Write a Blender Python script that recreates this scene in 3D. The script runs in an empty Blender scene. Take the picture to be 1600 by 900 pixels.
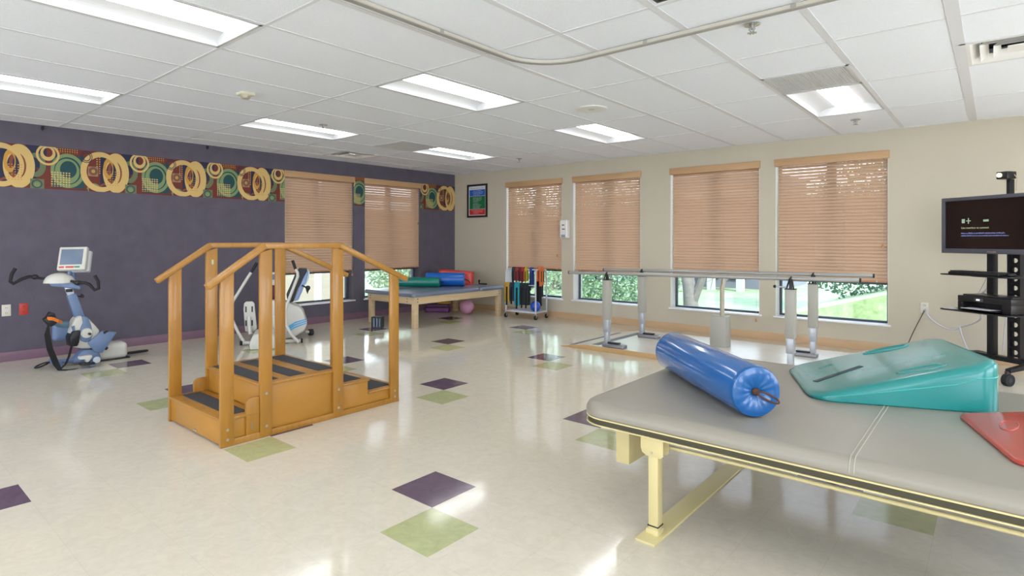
import bpy, bmesh, math, random
from mathutils import Vector, Matrix, Euler
C = bpy.context.scene
COL = C.collection
R = math.radians
random.seed(7)
# ---------------------------------------------------------------- camera, world, sun, exposure
HC = 1.267; H = 2.516
cam_d = bpy.data.cameras.new('camera'); cam = bpy.data.objects.new('camera', cam_d); COL.objects.link(cam)
cam_d.sensor_width = 36; cam_d.sensor_fit = 'HORIZONTAL'
cam_d.lens = 901.236 / 1600 * 36
cam_d.shift_x = (800 - 786.365) / 1600
cam_d.shift_y = -(450 - 375.536) / 1600
cam_d.clip_start = .02; cam_d.clip_end = 200
cam.location = (7.863, -7.778, HC)
cam.rotation_euler = (R(90), 0, .707)
C.camera = cam
w = bpy.data.worlds.new('world'); C.world = w; w.use_nodes = True
nt = w.node_tree; bg = nt.nodes['Background']
tc = nt.nodes.new('ShaderNodeTexCoord'); sx = nt.nodes.new('ShaderNodeSeparateXYZ'); rp = nt.nodes.new('ShaderNodeValToRGB')
nt.links.new(tc.outputs['Generated'], sx.inputs[0]); nt.links.new(sx.outputs['Z'], rp.inputs[0])
rp.color_ramp.elements[0].color = (.88, .93, 1, 1); rp.color_ramp.elements[1].color = (.42, .62, 1, 1)
nt.links.new(rp.outputs[0], bg.inputs[0]); bg.inputs[1].default_value = 5.0
sd = bpy.data.lights.new('sun', 'SUN'); sun = bpy.data.objects.new('sun', sd); COL.objects.link(sun)
sd.energy = 7.0; sd.angle = R(3); sd.color = (1, .96, .88)
sun.rotation_euler = Euler((R(48), 0, R(58)))
LAMP = 5.2           # radiance of the fluorescent lenses
C.view_settings.view_transform = 'Standard'; C.view_settings.look = 'None'
C.view_settings.exposure = 0.62; C.view_settings.gamma = 1; C.view_settings.use_curve_mapping = False
# ---------------------------------------------------------------- materials
def lin(h):
    v = [int(h[i:i+2], 16) / 255 for i in (0, 2, 4)]
    return tuple(x / 12.92 if x <= .04045 else ((x + .055) / 1.055) ** 2.4 for x in v) + (1,)
MATS = {}
def mat(name, col, rough=.5, metal=0, spec=.5, emit=None, es=1, noise=0, nscale=20, bump=0, bscale=60, coat=0, stretch=None, col2=None, trans=0, sheen=0):
    if name in MATS: return MATS[name]
    m = bpy.data.materials.new(name); m.use_nodes = True; MATS[name] = m
    t = m.node_tree; b = t.nodes['Principled BSDF']
    c = lin(col) if isinstance(col, str) else tuple(col)
    b.inputs['Base Color'].default_value = c; b.inputs['Roughness'].default_value = rough
    b.inputs['Metallic'].default_value = metal; b.inputs['Specular IOR Level'].default_value = spec
    b.inputs['Coat Weight'].default_value = coat; b.inputs['Coat Roughness'].default_value = .05
    b.inputs['Sheen Weight'].default_value = sheen
    if emit: b.inputs['Emission Color'].default_value = lin(emit); b.inputs['Emission Strength'].default_value = es
    g = t.nodes.new('ShaderNodeTexCoord')
    mp = t.nodes.new('ShaderNodeMapping'); t.links.new(g.outputs['Object'], mp.inputs[0])
    if stretch: mp.inputs['Scale'].default_value = stretch
    if noise or col2:
        n = t.nodes.new('ShaderNodeTexNoise'); n.inputs['Scale'].default_value = nscale; n.inputs['Detail'].default_value = 6
        t.links.new(mp.outputs[0], n.inputs['Vector'])
        mr = t.nodes.new('ShaderNodeMapRange'); mr.inputs['From Min'].default_value = .3; mr.inputs['From Max'].default_value = .7
        t.links.new(n.outputs['Fac'], mr.inputs['Value'])
        mx = t.nodes.new('ShaderNodeMix'); mx.data_type = 'RGBA'
        c2 = (lin(col2) if col2 else tuple(min(1, x * (1 + noise)) for x in c[:3]) + (1,))
        c1 = c if col2 else tuple(x * (1 - noise) for x in c[:3]) + (1,)
        mx.inputs[6].default_value = c1; mx.inputs[7].default_value = c2
        t.links.new(mr.outputs[0], mx.inputs[0]); t.links.new(mx.outputs[2], b.inputs['Base Color'])
    if bump:
        n2 = t.nodes.new('ShaderNodeTexNoise'); n2.inputs['Scale'].default_value = bscale; n2.inputs['Detail'].default_value = 4
        t.links.new(mp.outputs[0], n2.inputs['Vector'])
        bp = t.nodes.new('ShaderNodeBump'); bp.inputs['Strength'].default_value = bump; bp.inputs['Distance'].default_value = .01
        t.links.new(n2.outputs['Fac'], bp.inputs['Height']); t.links.new(bp.outputs[0], b.inputs['Normal'])
    if trans:
        tr = t.nodes.new('ShaderNodeBsdfTranslucent'); tr.inputs[0].default_value = c
        ms = t.nodes.new('ShaderNodeMixShader'); ms.inputs[0].default_value = trans
        t.links.new(b.outputs[0], ms.inputs[1]); t.links.new(tr.outputs[0], ms.inputs[2])
        t.links.new(ms.outputs[0], t.nodes['Material Output'].inputs[0])
    return m
M_lav = mat('slate_purple_wallpaper', '5e5865', .75, noise=.10, nscale=6, bump=.25, bscale=90)
M_tan = mat('tan_wall_paint', 'c6bda9', .6, noise=.015, nscale=3, bump=.08, bscale=160)
M_white = mat('white_paint', 'e8e6e2', .45)
M_sill = mat('white_sill', 'efeff2', .35)
M_ceil = mat('ceiling_panel', 'eff2f8', .9, noise=.02, nscale=80, bump=.35, bscale=160)
M_grid = mat('ceiling_tee', 'dcdcdf', .5)
M_mauve = mat('mauve_base', '7d5f70', .45, noise=.06, nscale=8)
M_basetan = mat('tan_base', 'c9a883', .45, noise=.06, nscale=8, stretch=(.3, 1, 1))
M_frame = mat('dark_window_frame', '454d5a', .4)
M_blind = mat('wood_slat', 'e4c8ae', .45, noise=.04, nscale=3, stretch=(1, 1, 40), trans=.38)
M_val = mat('wood_valance', 'c49e74', .45, noise=.05, nscale=6, stretch=(.5, .5, 12))
M_rail = mat('blind_rail', 'c38a5f', .45, noise=.05, nscale=6)
M_cord = mat('blind_cord', 'd8c4b0', .7)
M_oak = mat('honey_wood', 'a87529', .36, noise=.10, nscale=5, stretch=(6, 6, .7), bump=.05, bscale=60, coat=.25)
M_oak2 = mat('honey_plywood', 'b27d2e', .38, noise=.06, nscale=3, stretch=(1, 1, 2.5), coat=.2)
M_tread = mat('grip_tape', '3a3c40', .85, noise=.15, nscale=300)
M_bolt = mat('bolt_steel', 'b8b4a6', .3, metal=.8)
M_cream = mat('cream_metal', 'd3c48e', .38)
M_vinyl = mat('taupe_vinyl', '918b7e', .33, spec=.45, noise=.02, nscale=4, bump=.04, bscale=25)
M_seam = mat('seam_thread', '8a8477', .5)
M_olive = mat('dark_olive_band', '3f3b28', .5)
M_blue = mat('blue_vinyl', '0d5ea4', .17, coat=.6)
M_bluecap = mat('blue_vinyl_cap', '0f5490', .24, coat=.3)
M_teal = mat('teal_vinyl', '22837f', .24, spec=.4, coat=.3)
M_tealseam = mat('teal_piping', '3fb5ae', .3)
M_red = mat('red_vinyl', 'ad3c2c', .25, coat=.3)
M_red2 = mat('bright_red_vinyl', 'd8392c', .35, coat=.2)
M_green = mat('green_vinyl', '0e7a6b', .28, coat=.3)
M_blk = mat('black_plastic', '141416', .42)
M_blkm = mat('black_metal', '1c1b20', .4, metal=.2)
M_strap = mat('black_webbing', '121214', .85)
M_brown = mat('brown_cord', '4a2a16', .7, noise=.4, nscale=60)
M_ltwood = mat('light_maple', 'd6bb93', .45, noise=.06, nscale=5, stretch=(.7, .7, 6))
M_gvinyl = mat('slate_vinyl', '6f7789', .32, coat=.15)
M_metal = mat('brushed_alu', 'a9a8a4', .38, metal=.55)
M_putty = mat('putty_paint', 'a8a59a', .42)
M_steel = mat('pale_steel', 'b0b3b8', .3, metal=.35)
M_rack = mat('grey_enamel_tube', 'c6cad2', .35)
M_plat = mat('platform_top', 'd9d2c6', .25, noise=.03, nscale=8)
M_platw = mat('platform_edge', 'c09a68', .45)
M_tape = mat('grey_tape', '6c6a70', .6)
M_bbl = mat('trainer_blue', '697ea0', .38)
M_bwh = mat('trainer_white', 'cdcbc2', .4)
M_scr = mat('lcd_grey', '6e7c90', .25)
M_orange = mat('orange_plastic', 'e0782a', .4)
M_tvf = mat('tv_bezel', '55555f', .4)
M_chrome = mat('chrome', 'd0d0d0', .12, metal=1)
M_rubber = mat('rubber', '1b1c20', .7)
M_lens = mat('fluorescent_lens', 'ffffff', .4, emit='f8fbff', es=LAMP)
M_trof = mat('troffer_reflector', 'c4c4c4', .6)
M_grille = mat('grey_grille', 'cacaca', .5)
M_dark = mat('dark_void', '0c0c0d', .9)
def shade(o, ang=40):
    for p in o.data.polygons: p.use_smooth = True
    m = o.modifiers.new('sm', 'EDGE_SPLIT'); m.split_angle = R(ang)
# ---------------------------------------------------------------- mesh helpers
WM = {}
def wmat(o): return WM.get(o.name, Matrix.Identity(4))
def thing(name, label, cat, loc=(0, 0, 0), rz=0, group=None):
    o = bpy.data.objects.new(name, None); COL.objects.link(o); o.empty_display_size = .1
    o.location = loc; o.rotation_euler = (0, 0, rz)
    WM[o.name] = Matrix.Translation(Vector(loc)) @ Matrix.Rotation(rz, 4, 'Z')
    if label: o['label'] = label
    if cat: o['category'] = cat
    if group: o['group'] = group
    return o
def tag(o, label, cat, group=None):
    o['label'] = label; o['category'] = cat
    if group: o['group'] = group
    return o
def struct(o): o['kind'] = 'structure'; return o
class MB:
    def __init__(s): s.v = []; s.f = []; s.mi = []; s.cur = 0; s.X = None
    def add(s, vs, fs):
        n = len(s.v)
        if s.X is not None: vs = [s.X @ Vector(v) for v in vs]
        s.v += [tuple(v) for v in vs]; s.f += [tuple(i + n for i in f) for f in fs]; s.mi += [s.cur] * len(fs); return s
    def box(s, x0, x1, y0, y1, z0, z1):
        if x0 > x1: x0, x1 = x1, x0
        if y0 > y1: y0, y1 = y1, y0
        if z0 > z1: z0, z1 = z1, z0
        vs = [(x, y, z) for z in (z0, z1) for y in (y0, y1) for x in (x0, x1)]
        return s.add(vs, [(0, 2, 3, 1), (4, 5, 7, 6), (0, 1, 5, 4), (1, 3, 7, 5), (3, 2, 6, 7), (2, 0, 4, 6)])
    def obox(s, c, hx, hy, hz, rz=0, M=None):
        m = Matrix.Translation(Vector(c)) @ (M if M is not None else Matrix.Rotation(rz, 4, 'Z'))
        vs = [m @ Vector((x * hx, y * hy, z * hz)) for z in (-1, 1) for y in (-1, 1) for x in (-1, 1)]
        return s.add(vs, [(0, 2, 3, 1), (4, 5, 7, 6), (0, 1, 5, 4), (1, 3, 7, 5), (3, 2, 6, 7), (2, 0, 4, 6)])
    def loft(s, rings, caps=True, closed=True):
        n = len(rings[0]); vs = [v for r in rings for v in r]; fs = []
        for i in range(len(rings) - 1):
            for k in range(n if closed else n - 1):
                a = i * n + k; b = i * n + (k + 1) % n
                fs.append((a, b, b + n, a + n))
        if caps:
            fs.append(tuple(range(n - 1, -1, -1))); fs.append(tuple((len(rings) - 1) * n + k for k in range(n)))
        return s.add(vs, fs)
    def tube(s, path, r, n=12, caps=True, r2=None, closed=False, up=None):
        P = [Vector(p) for p in path]; rings = []
        m = len(P)
        rr = r if isinstance(r, (list, tuple)) else [r] * m
        prev = None
        for i in range(m):
            if closed: d = (P[(i + 1) % m] - P[i - 1])
            elif i == 0: d = P[1] - P[0]
            elif i == m - 1: d = P[-1] - P[-2]
            else: d = (P[i] - P[i - 1]).normalized() + (P[i + 1] - P[i]).normalized()
            d = d.normalized()
            if prev is None:
                a = Vector(up) if up else (Vector((0, 0, 1)) if abs(d.z) < .9 else Vector((1, 0, 0)))
                u = d.cross(a).normalized()
            else:
                u = (prev - d * prev.dot(d)).normalized()
            v = d.cross(u); prev = u
            k2 = (r2[i] if isinstance(r2, (list, tuple)) else r2) if r2 else rr[i]
            rings.append([P[i] + u * rr[i] * math.cos(2 * math.pi * k / n) + v * k2 * math.sin(2 * math.pi * k / n) for k in range(n)])
        if closed: rings.append(rings[0]); caps = False
        return s.loft(rings, caps)
    def cyl(s, a, b, r, n=20, r2=None): return s.tube([a, b], [r, r if r2 is None else r2], n)
    def band(s, path, wvec, wd, th):
        """flat strap along path, width along wvec"""
        P = [Vector(p) for p in path]; W = Vector(wvec).normalized(); rings = []
        for i in range(len(P)):
            d = (P[min(i + 1, len(P) - 1)] - P[max(i - 1, 0)]).normalized()
            nrm = d.cross(W).normalized()
            w = wd[i] if isinstance(wd, (list, tuple)) else wd
            t = th[i] if isinstance(th, (list, tuple)) else th
            rings.append([P[i] + W * w / 2 + nrm * t / 2, P[i] - W * w / 2 + nrm * t / 2, P[i] - W * w / 2 - nrm * t / 2, P[i] + W * w / 2 - nrm * t / 2])
        return s.loft(rings)
    def prism(s, pts, axis, a0, a1):
        """outline pts extruded along axis 'x','y','z' between a0 and a1"""
        def mk(p, a):
            return (a, p[0], p[1]) if axis == 'x' else (p[0], a, p[1]) if axis == 'y' else (p[0], p[1], a)
        return s.loft([[mk(p, a0) for p in pts], [mk(p, a1) for p in pts]])
    def lathe(s, prof, c=(0, 0, 0), n=28, axis='z'):
        rings = []
        for r, h in prof:
            ring = []
            for k in range(n):
                a = 2 * math.pi * k / n; x, y = r * math.cos(a), r * math.sin(a)
                q = (x, y, h) if axis == 'z' else (h, x, y) if axis == 'x' else (x, h, y)
                ring.append((c[0] + q[0], c[1] + q[1], c[2] + q[2]))
            rings.append(ring)
        return s.loft(rings)
    def ball(s, c, rx, ry=None, rz=None, n=20):
        ry = ry or rx; rz = rz or rx
        rings = []
        for i in range(1, n // 2):
            t = math.pi * i / (n // 2)
            rings.append([(c[0] + rx * math.sin(t) * math.cos(2 * math.pi * k / n), c[1] + ry * math.sin(t) * math.sin(2 * math.pi * k / n), c[2] - rz * math.cos(t)) for k in range(n)])
        return s.loft(rings)
    def build(s, name, m, parent=None, bevel=0, seg=2, smooth=None, sub=0):
        me = bpy.data.meshes.new(name)
        vs = s.v
        if parent is not None:
            inv = wmat(parent).inverted(); vs = [tuple(inv @ Vector(v)) for v in vs]
        me.from_pydata(vs, [], s.f)
        ms = m if isinstance(m, (list, tuple)) else [m]
        for k in ms: me.materials.append(k)
        if len(ms) > 1:
            me.polygons.foreach_set('material_index', s.mi)
        bm = bmesh.new(); bm.from_mesh(me); bmesh.ops.recalc_face_normals(bm, faces=bm.faces); bm.to_mesh(me); bm.free()
        o = bpy.data.objects.new(name, me); COL.objects.link(o)
        if parent is not None: o.parent = parent; WM[o.name] = wmat(parent)
        if bevel:
            b = o.modifiers.new('bevel', 'BEVEL'); b.width = bevel; b.segments = seg; b.limit_method = 'ANGLE'; b.angle_limit = R(35)
        if sub:
            q = o.modifiers.new('sub', 'SUBSURF'); q.levels = sub; q.render_levels = sub
        if smooth is None: smooth = bool(bevel)
        if smooth:
            for p in me.polygons: p.use_smooth = True
            if not sub:
                e = o.modifiers.new('es', 'EDGE_SPLIT'); e.split_angle = R(38)
        return o
def dup(o, loc=None, rz=None, label=None, group=None):
    c = o.copy(); COL.objects.link(c)
    if loc is not None: c.location = loc
    if rz is not None: c.rotation_euler = (0, 0, rz)
    if label: c['label'] = label
    if group: c['group'] = group
    for ch in list(o.children):
        d = ch.copy(); COL.objects.link(d); d.parent = c
        for g in list(ch.children):
            e = g.copy(); COL.objects.link(e); e.parent = d
    return c
def rrect(x0, x1, y0, y1, r, n=8):
    pts = []
    for cx, cy, a0 in ((x1 - r, y1 - r, 0), (x0 + r, y1 - r, 90), (x0 + r, y0 + r, 180), (x1 - r, y0 + r, 270)):
        for k in range(n + 1):
            a = R(a0 + 90 * k / n); pts.append((cx + r * math.cos(a), cy + r * math.sin(a)))
    return pts
def cushion(mb, x0, x1, y0, y1, z0, z1, r, e, n=8, es=5, eb=None):
    """slab with rounded plan corners and rolled upper/lower edges"""
    eb = e if eb is None else eb
    rings = []
    def ring(ins, z): rings.append([(p[0], p[1], z) for p in rrect(x0 + ins, x1 - ins, y0 + ins, y1 - ins, max(r - ins, .002), n)])
    for k in range(es + 1):
        a = R(90 * k / es); ring(eb * (1 - math.sin(a)), z0 + eb * (1 - math.cos(a)))
    for k in range(es + 1):
        a = R(90 * k / es); ring(e * (1 - math.cos(a)), z1 - e + e * math.sin(a))
    return mb.loft(rings)
def text_mesh(name, txt, size, m, parent, M, ext=.0008):
    cu = bpy.data.curves.new(name, 'FONT'); cu.body = txt; cu.size = size; cu.extrude = ext
    to = bpy.data.objects.new(name + '_tmp', cu); COL.objects.link(to)
    dg = bpy.context.evaluated_depsgraph_get()
    me = bpy.data.meshes.new_from_object(to.evaluated_get(dg))
    bpy.data.objects.remove(to)
    me.transform(M); me.materials.clear(); me.materials.append(m)
    o = bpy.data.objects.new(name, me); COL.objects.link(o)
    if parent: me.transform(wmat(parent).inverted()); o.parent = parent; WM[o.name] = wmat(parent)
    return o
def words(mb, M, w, h, seed, gap=.35, fill=1.0):
    """one line of unreadable lettering: short strokes grouped in words; M maps (x right, y up, 0)"""
    rnd = random.Random(seed); x = 0; st = h * .34
    while x < w * fill:
        nl = rnd.randint(2, 7)
        for _ in range(nl):
            if x > w * fill: break
            hh = h * (1 if rnd.random() < .35 else .68)
            vs = [(x, 0, 0), (x + st * .55, 0, 0), (x + st * .55, hh, 0), (x, hh, 0)]
            mb.add([M @ Vector(v) for v in vs], [(0, 1, 2, 3)])
            y0 = rnd.choice((0, hh * .42, hh * .8))
            vs = [(x, y0, 0), (x + st * 1.3, y0, 0), (x + st * 1.3, y0 + hh * .2, 0), (x, y0 + hh * .2, 0)]
            mb.add([M @ Vector(v) for v in vs], [(0, 1, 2, 3)])
            x += st * 1.9
        x += h * gap
# ---------------------------------------------------------------- room shell
XR, YF = 10.4, -10.6
ft = .3048; GX, GY, TX, TY = .367, -.029, -.266, .178
# floor of one foot vinyl tiles, with purple and green accent tiles in the mesh
def floor_mat(name, col, a=.05, s=14):
    m = mat(name, col, .16, spec=.37)
    t = m.node_tree; b = t.nodes['Principled BSDF']; L = t.links.new
    g = t.nodes.new('ShaderNodeTexCoord')
    n = t.nodes.new('ShaderNodeTexNoise'); n.inputs['Scale'].default_value = s; n.inputs['Detail'].default_value = 8; n.inputs['Roughness'].default_value = .7; n.inputs['Distortion'].default_value = 1.2
    L(g.outputs['Object'], n.inputs['Vector'])
    n2 = t.nodes.new('ShaderNodeTexNoise'); n2.inputs['Scale'].default_value = .9; n2.inputs['Detail'].default_value = 3
    L(g.outputs['Object'], n2.inputs['Vector'])
    br = t.nodes.new('ShaderNodeTexBrick'); br.offset = 0; br.inputs['Scale'].default_value = 1
    br.inputs['Brick Width'].default_value = ft; br.inputs['Row Height'].default_value = ft; br.inputs['Mortar Size'].default_value = .0009
    br.inputs['Color1'].default_value = (1, 1, 1, 1); br.inputs['Color2'].default_value = (.985, .985, .985, 1); br.inputs['Mortar'].default_value = (.88, .86, .82, 1)
    mp = t.nodes.new('ShaderNodeMapping'); mp.inputs['Location'].default_value = (-TX, -TY, 0); L(g.outputs['Object'], mp.inputs[0]); L(mp.outputs[0], br.inputs['Vector'])
    c = lin(col)
    mx = t.nodes.new('ShaderNodeMix'); mx.data_type = 'RGBA'
    mx.inputs[6].default_value = tuple(x * (1 - a) for x in c[:3]) + (1,); mx.inputs[7].default_value = tuple(min(1, x * (1 + a)) for x in c[:3]) + (1,)
    mr = t.nodes.new('ShaderNodeMapRange'); mr.inputs['From Min'].default_value = .35; mr.inputs['From Max'].default_value = .65; L(n.outputs['Fac'], mr.inputs['Value']); L(mr.outputs[0], mx.inputs[0])
    mul = t.nodes.new('ShaderNodeMix'); mul.data_type = 'RGBA'; mul.blend_type = 'MULTIPLY'; mul.inputs[0].default_value = 1
    L(mx.outputs[2], mul.inputs[6]); L(br.outputs['Color'], mul.inputs[7]); L(mul.outputs[2], b.inputs['Base Color'])
    rr = t.nodes.new('ShaderNodeMapRange'); rr.inputs['To Min'].default_value = .06; rr.inputs['To Max'].default_value = .12; L(n2.outputs['Fac'], rr.inputs['Value']); L(rr.outputs[0], b.inputs['Roughness'])
    n3 = t.nodes.new('ShaderNodeTexNoise'); n3.inputs['Scale'].default_value = 5; n3.inputs['Detail'].default_value = 2; L(g.outputs['Object'], n3.inputs['Vector'])
    bp = t.nodes.new('ShaderNodeBump'); bp.inputs['Strength'].default_value = .04; bp.inputs['Distance'].default_value = .02; L(n3.outputs['Fac'], bp.inputs['Height']); L(bp.outputs[0], b.inputs['Normal'])
    return m
F_beige = floor_mat('beige_vinyl_tile', 'd5ccb9', .05)
F_purp = floor_mat('purple_vinyl_tile', '665362', .12)
F_green = floor_mat('green_vinyl_tile', 'b2b585', .09)
mb = MB()
i0, i1, j0, j1 = 0, 36, 0, 37
xs = [-.02] + [TX + ft * i for i in range(1, 36)] + [XR + .02]
ys = [.02] + [TY - ft * j for j in range(1, 36)] + [YF - .02]
xs = [x for x in xs if x < XR] + [XR + .02]; ys = [y for y in ys if y > YF] + [YF - .02]
for a in range(len(xs) - 1):
    for b in range(len(ys) - 1):
        i, j = a, b
        mb.cur = 0
        if (i - 4) % 5 == 0 and (j - 4) % 5 == 0: mb.cur = 1
        elif (i - 5) % 5 == 0 and (j - 5) % 5 == 0 and i > 0 and j > 0: mb.cur = 2
        mb.add([(xs[a], ys[b + 1], 0), (xs[a + 1], ys[b + 1], 0), (xs[a + 1], ys[b], 0), (xs[a], ys[b], 0)], [(0, 1, 2, 3)])
fl = struct(mb.build('floor', [F_beige, F_purp, F_green]))
# openings
WB = [(1.287, 2.477), (2.695, 3.88), (4.345, 5.551), (5.745, 6.938)]     # back wall windows, x ranges
WL = [(-3.465, -2.28), (-2.067, -.865)]                                  # left wall windows, y ranges
Z0, Z1 = .312, 2.275; TH = .26
mb = MB(); x = 0
for a, b in WB: mb.box(x, a, 0, TH, 0, H + .12); x = b
mb.box(x, XR + TH, 0, TH, 0, H + .12)
for a, b in WB: mb.box(a, b, 0, TH, 0, Z0 - .02).box(a, b, 0, TH, Z1, H + .12)
struct(mb.build('wall_back', M_tan))
mb = MB(); y = TH
for b, a in reversed(WL): mb.box(-TH, 0, a, y, 0, H + .12); y = b
mb.box(-TH, 0, YF - TH, y, 0, H + .12)
for a, b in WL: mb.box(-TH, 0, a, b, 0, Z0 - .02).box(-TH, 0, a, b, Z1, H + .12)
wl = struct(mb.build('wall_left', M_lav))
mb = MB(); y = 0          # unseen right wall; its big window openings are added to let daylight in
WR = [(-1.2, -3.0), (-3.6, -5.4), (-6.0, -7.8), (-8.4, -10.2)]
for a, b in WR: mb.box(XR, XR + TH, a, y, 0, H + .12).box(XR, XR + TH, b, a, 0, .45).box(XR, XR + TH, b, a, 2.2, H + .12); y = b
mb.box(XR, XR + TH, YF - TH, y, 0, H + .12)
struct(mb.build('wall_right', M_tan))
mb = MB(); x = 0  # unseen front wall, window openings added so daylight brightens the ceiling
for a, b in ((.6, 2.4), (3.0, 4.8), (5.4, 7.2), (7.8, 9.6)): mb.box(x, a, YF - TH, YF, 0, H + .12).box(a, b, YF - TH, YF, 0, .45).box(a, b, YF - TH, YF, 2.2, H + .12); x = b
mb.box(x, XR, YF - TH, YF, 0, H + .12)
struct(mb.build('wall_front', M_tan))
struct(MB().box(.0, .014, YF, -.014, 0, .1).build('baseboard_left', M_mauve, bevel=.003))
struct(MB().box(.0, XR, -.014, 0, 0, .1).build('baseboard_back', M_basetan, bevel=.003))
# ---- wallpaper border, circles pattern in a procedural material
def border_mat():
    m = bpy.data.materials.new('circle_border_paper'); m.use_nodes = True; t = m.node_tree; L = t.links.new
    b = t.nodes['Principled BSDF']; b.inputs['Roughness'].default_value = .6
    g = t.nodes.new('ShaderNodeTexCoord'); sp = t.nodes.new('ShaderNodeSeparateXYZ'); L(g.outputs['Object'], sp.inputs[0])
    def mt(op, a, b_=None, c_=None):
        n = t.nodes.new('ShaderNodeMath'); n.operation = op
        for i, v in enumerate((a, b_, c_)):
            if v is None: continue
            if isinstance(v, (int, float)): n.inputs[i].default_value = v
            else: L(v, n.inputs[i])
        return n.outputs[0]
    per = .885
    sh = mt('ADD', sp.outputs['Y'], 5.688 + .25 + 20 * per)
    S = mt('SUBTRACT', mt('MODULO', sh, per), .25)
    Zc = sp.outputs['Z']
    def rad(cx, cz, rx, rz):
        a = mt('DIVIDE', mt('SUBTRACT', S, cx), rx); c = mt('DIVIDE', mt('SUBTRACT', Zc, cz), rz)
        return mt('SQRT', mt('ADD', mt('MULTIPLY', a, a), mt('MULTIPLY', c, c)))
    def disc(*a): return mt('LESS_THAN', rad(*a), 1)
    def ring(cx, cz, rx, rz, k, ox=0, oz=0):
        return mt('MULTIPLY', disc(cx, cz, rx, rz), mt('GREATER_THAN', rad(cx + ox, cz + oz, rx * k, rz * k), 1))
    def rect(x0, x1, z0, z1):
        return mt('MULTIPLY', mt('MULTIPLY', mt('GREATER_THAN', S, x0), mt('LESS_THAN', S, x1)), mt('MULTIPLY', mt('GREATER_THAN', Zc, z0), mt('LESS_THAN', Zc, z1)))
    def dots(x0, x1, z0, z1, p=.026, r=.0085):
        a = mt('SUBTRACT', mt('MODULO', mt('ADD', S, 10), p), p / 2); c = mt('SUBTRACT', mt('MODULO', Zc, p), p / 2)
        d = mt('LESS_THAN', mt('SQRT', mt('ADD', mt('MULTIPLY', a, a), mt('MULTIPLY', c, c))), r)
        return mt('MULTIPLY', d, rect(x0, x1, z0, z1))
    red, navy, teal, grn, yel, gold, olive, rust, tanc = [lin(h) for h in ('6e281b', '1c2140', '104549', '7c9262', 'd8b672', 'c8943c', '68724f', '84402c', 'a87a52')]
    Ly = [
        (rect(.16, .34, 1.8, 2.3), navy), (rect(.255, .42, 1.8, 2.05), red), (rect(-.05, .12, 1.8, 2.24), navy), (rect(.02, .2, 1.8, 1.97), red),
        (rect(.385, .635, 1.85, 2.215), teal), (rect(-.25, -.2, 1.85, 2.215), teal),
        (dots(.42, .62, 2.235, 2.29, .022, .006), gold),
        (ring(.25, 2.08, .085, .13, .62, -.02), olive), 
        (ring(.53, 2.04, .155, .19, .80, .0, .0), grn), (ring(.525, 2.035, .112, .14, .68, .01, .02), grn),
        (ring(.53 - .885, 2.04, .155, .19, .80), grn),
        (dots(.38, .56, 1.86, 2.02), yel),
        (ring(.352, 2.2, .104, .115, .80), yel), (ring(.352, 2.215, .066, .08, .62, .0, .01), yel),
        (ring(.0, 1.84, .07, .09, .72), rust), (ring(-.11, 1.84, .07, .08, .72), grn), (ring(.1, 2.06, .075, .19, .62, .0), rust),
        (ring(.108, 2.055, .132, .232, .60, -.02, 0), yel), (ring(.03, 2.1, .05, .12, .62, .01), gold), (ring(-.045, 2.055, .195, .23, .75, .01, 0), yel),
        (dots(-.10, -.05, 2.02, 2.24, .026, .006), yel), (dots(.0, .14, 1.90, 2.08, .026, .006), gold),
        (rect(-.168, -.07, 2.0, 2.11), tanc), (ring(-.117, 2.058, .042, .045, .84), navy), (ring(-.117, 2.058, .03, .032, .75), navy), (disc(-.117, 2.058, .018, .02), gold),
        (ring(-.183, 2.215, .058, .068, .87), navy), (ring(-.183, 2.215, .042, .05, .8), navy),
        (rect(.2, .32, 1.82, 1.93), olive), (ring(.258, 1.876, .046, .046, .78), teal), (disc(.258, 1.87, .026, .026), grn),
        (rect(-.25, -.17, 1.8, 1.85), red), (rect(.38, .635, 1.8, 1.85), red),
    ]
    cur = None
    for mask, colr in Ly:
        mx = t.nodes.new('ShaderNodeMix'); mx.data_type = 'RGBA'
        L(mask, mx.inputs[0]); mx.inputs[7].default_value = colr
        if cur is None: mx.inputs[6].default_value = red
        else: L(cur, mx.inputs[6])
        cur = mx.outputs[2]
    L(cur, b.inputs['Base Color'])
    return m
BM = border_mat()
for (a, b, shf) in ((YF, -3.465, 0), (-2.28, -2.067, .325), (-.865, -.001, .146)):
    bo = MB().box(0, .002, a - shf, b - shf, 1.828, 2.288).build('wallpaper_border', BM, wl); bo.location = (0, shf, 0)
# ---- ceiling : panels, tees
FIX = {(i, j) for i in (2, 6, 10) for j in (1, 3, 5, 7) if not (i == 10 and j in (3,))} | {(14, 1), (14, 3), (14, 5), (14, 7)}  # cells out of view, last column included, are fixtures added for extra light
def cx(i): return GX + 2 * ft * i
def cy(j): return GY - 4 * ft * j
XS = [0] + [cx(i) for i in range(0, 17) if cx(i) < XR] + [XR]
mb = MB(); tee = MB(); hz = H + .003
HALF = {(2, 2): 'g', (10, 2): 'g', (0, 2): 'd', (12, 2): 'd'}   # 2x2 grilles / diffusers at the start of these cells
def panel(x0, x1, y0, y1): mb.box(x0, x1, y0, y1, hz, hz + .015)
for i in range(-1, 17):
    x0 = max(0, cx(i)); x1 = min(XR, cx(i + 1))
    if x0 >= XR: continue
    for j in range(-1, 9):
        y1 = min(0, cy(j)); y0 = max(YF, cy(j + 1))
        if y1 <= YF or (i, j) in FIX: continue
        if (i, j) in HALF:
            panel(x0, x1, y0, cy(j) - .61); tee.box(x0, x1, cy(j) - .61 - .012, cy(j) - .61 + .012, H - .001, H + .004)
        else: panel(x0, x1, y0, y1)
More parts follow.
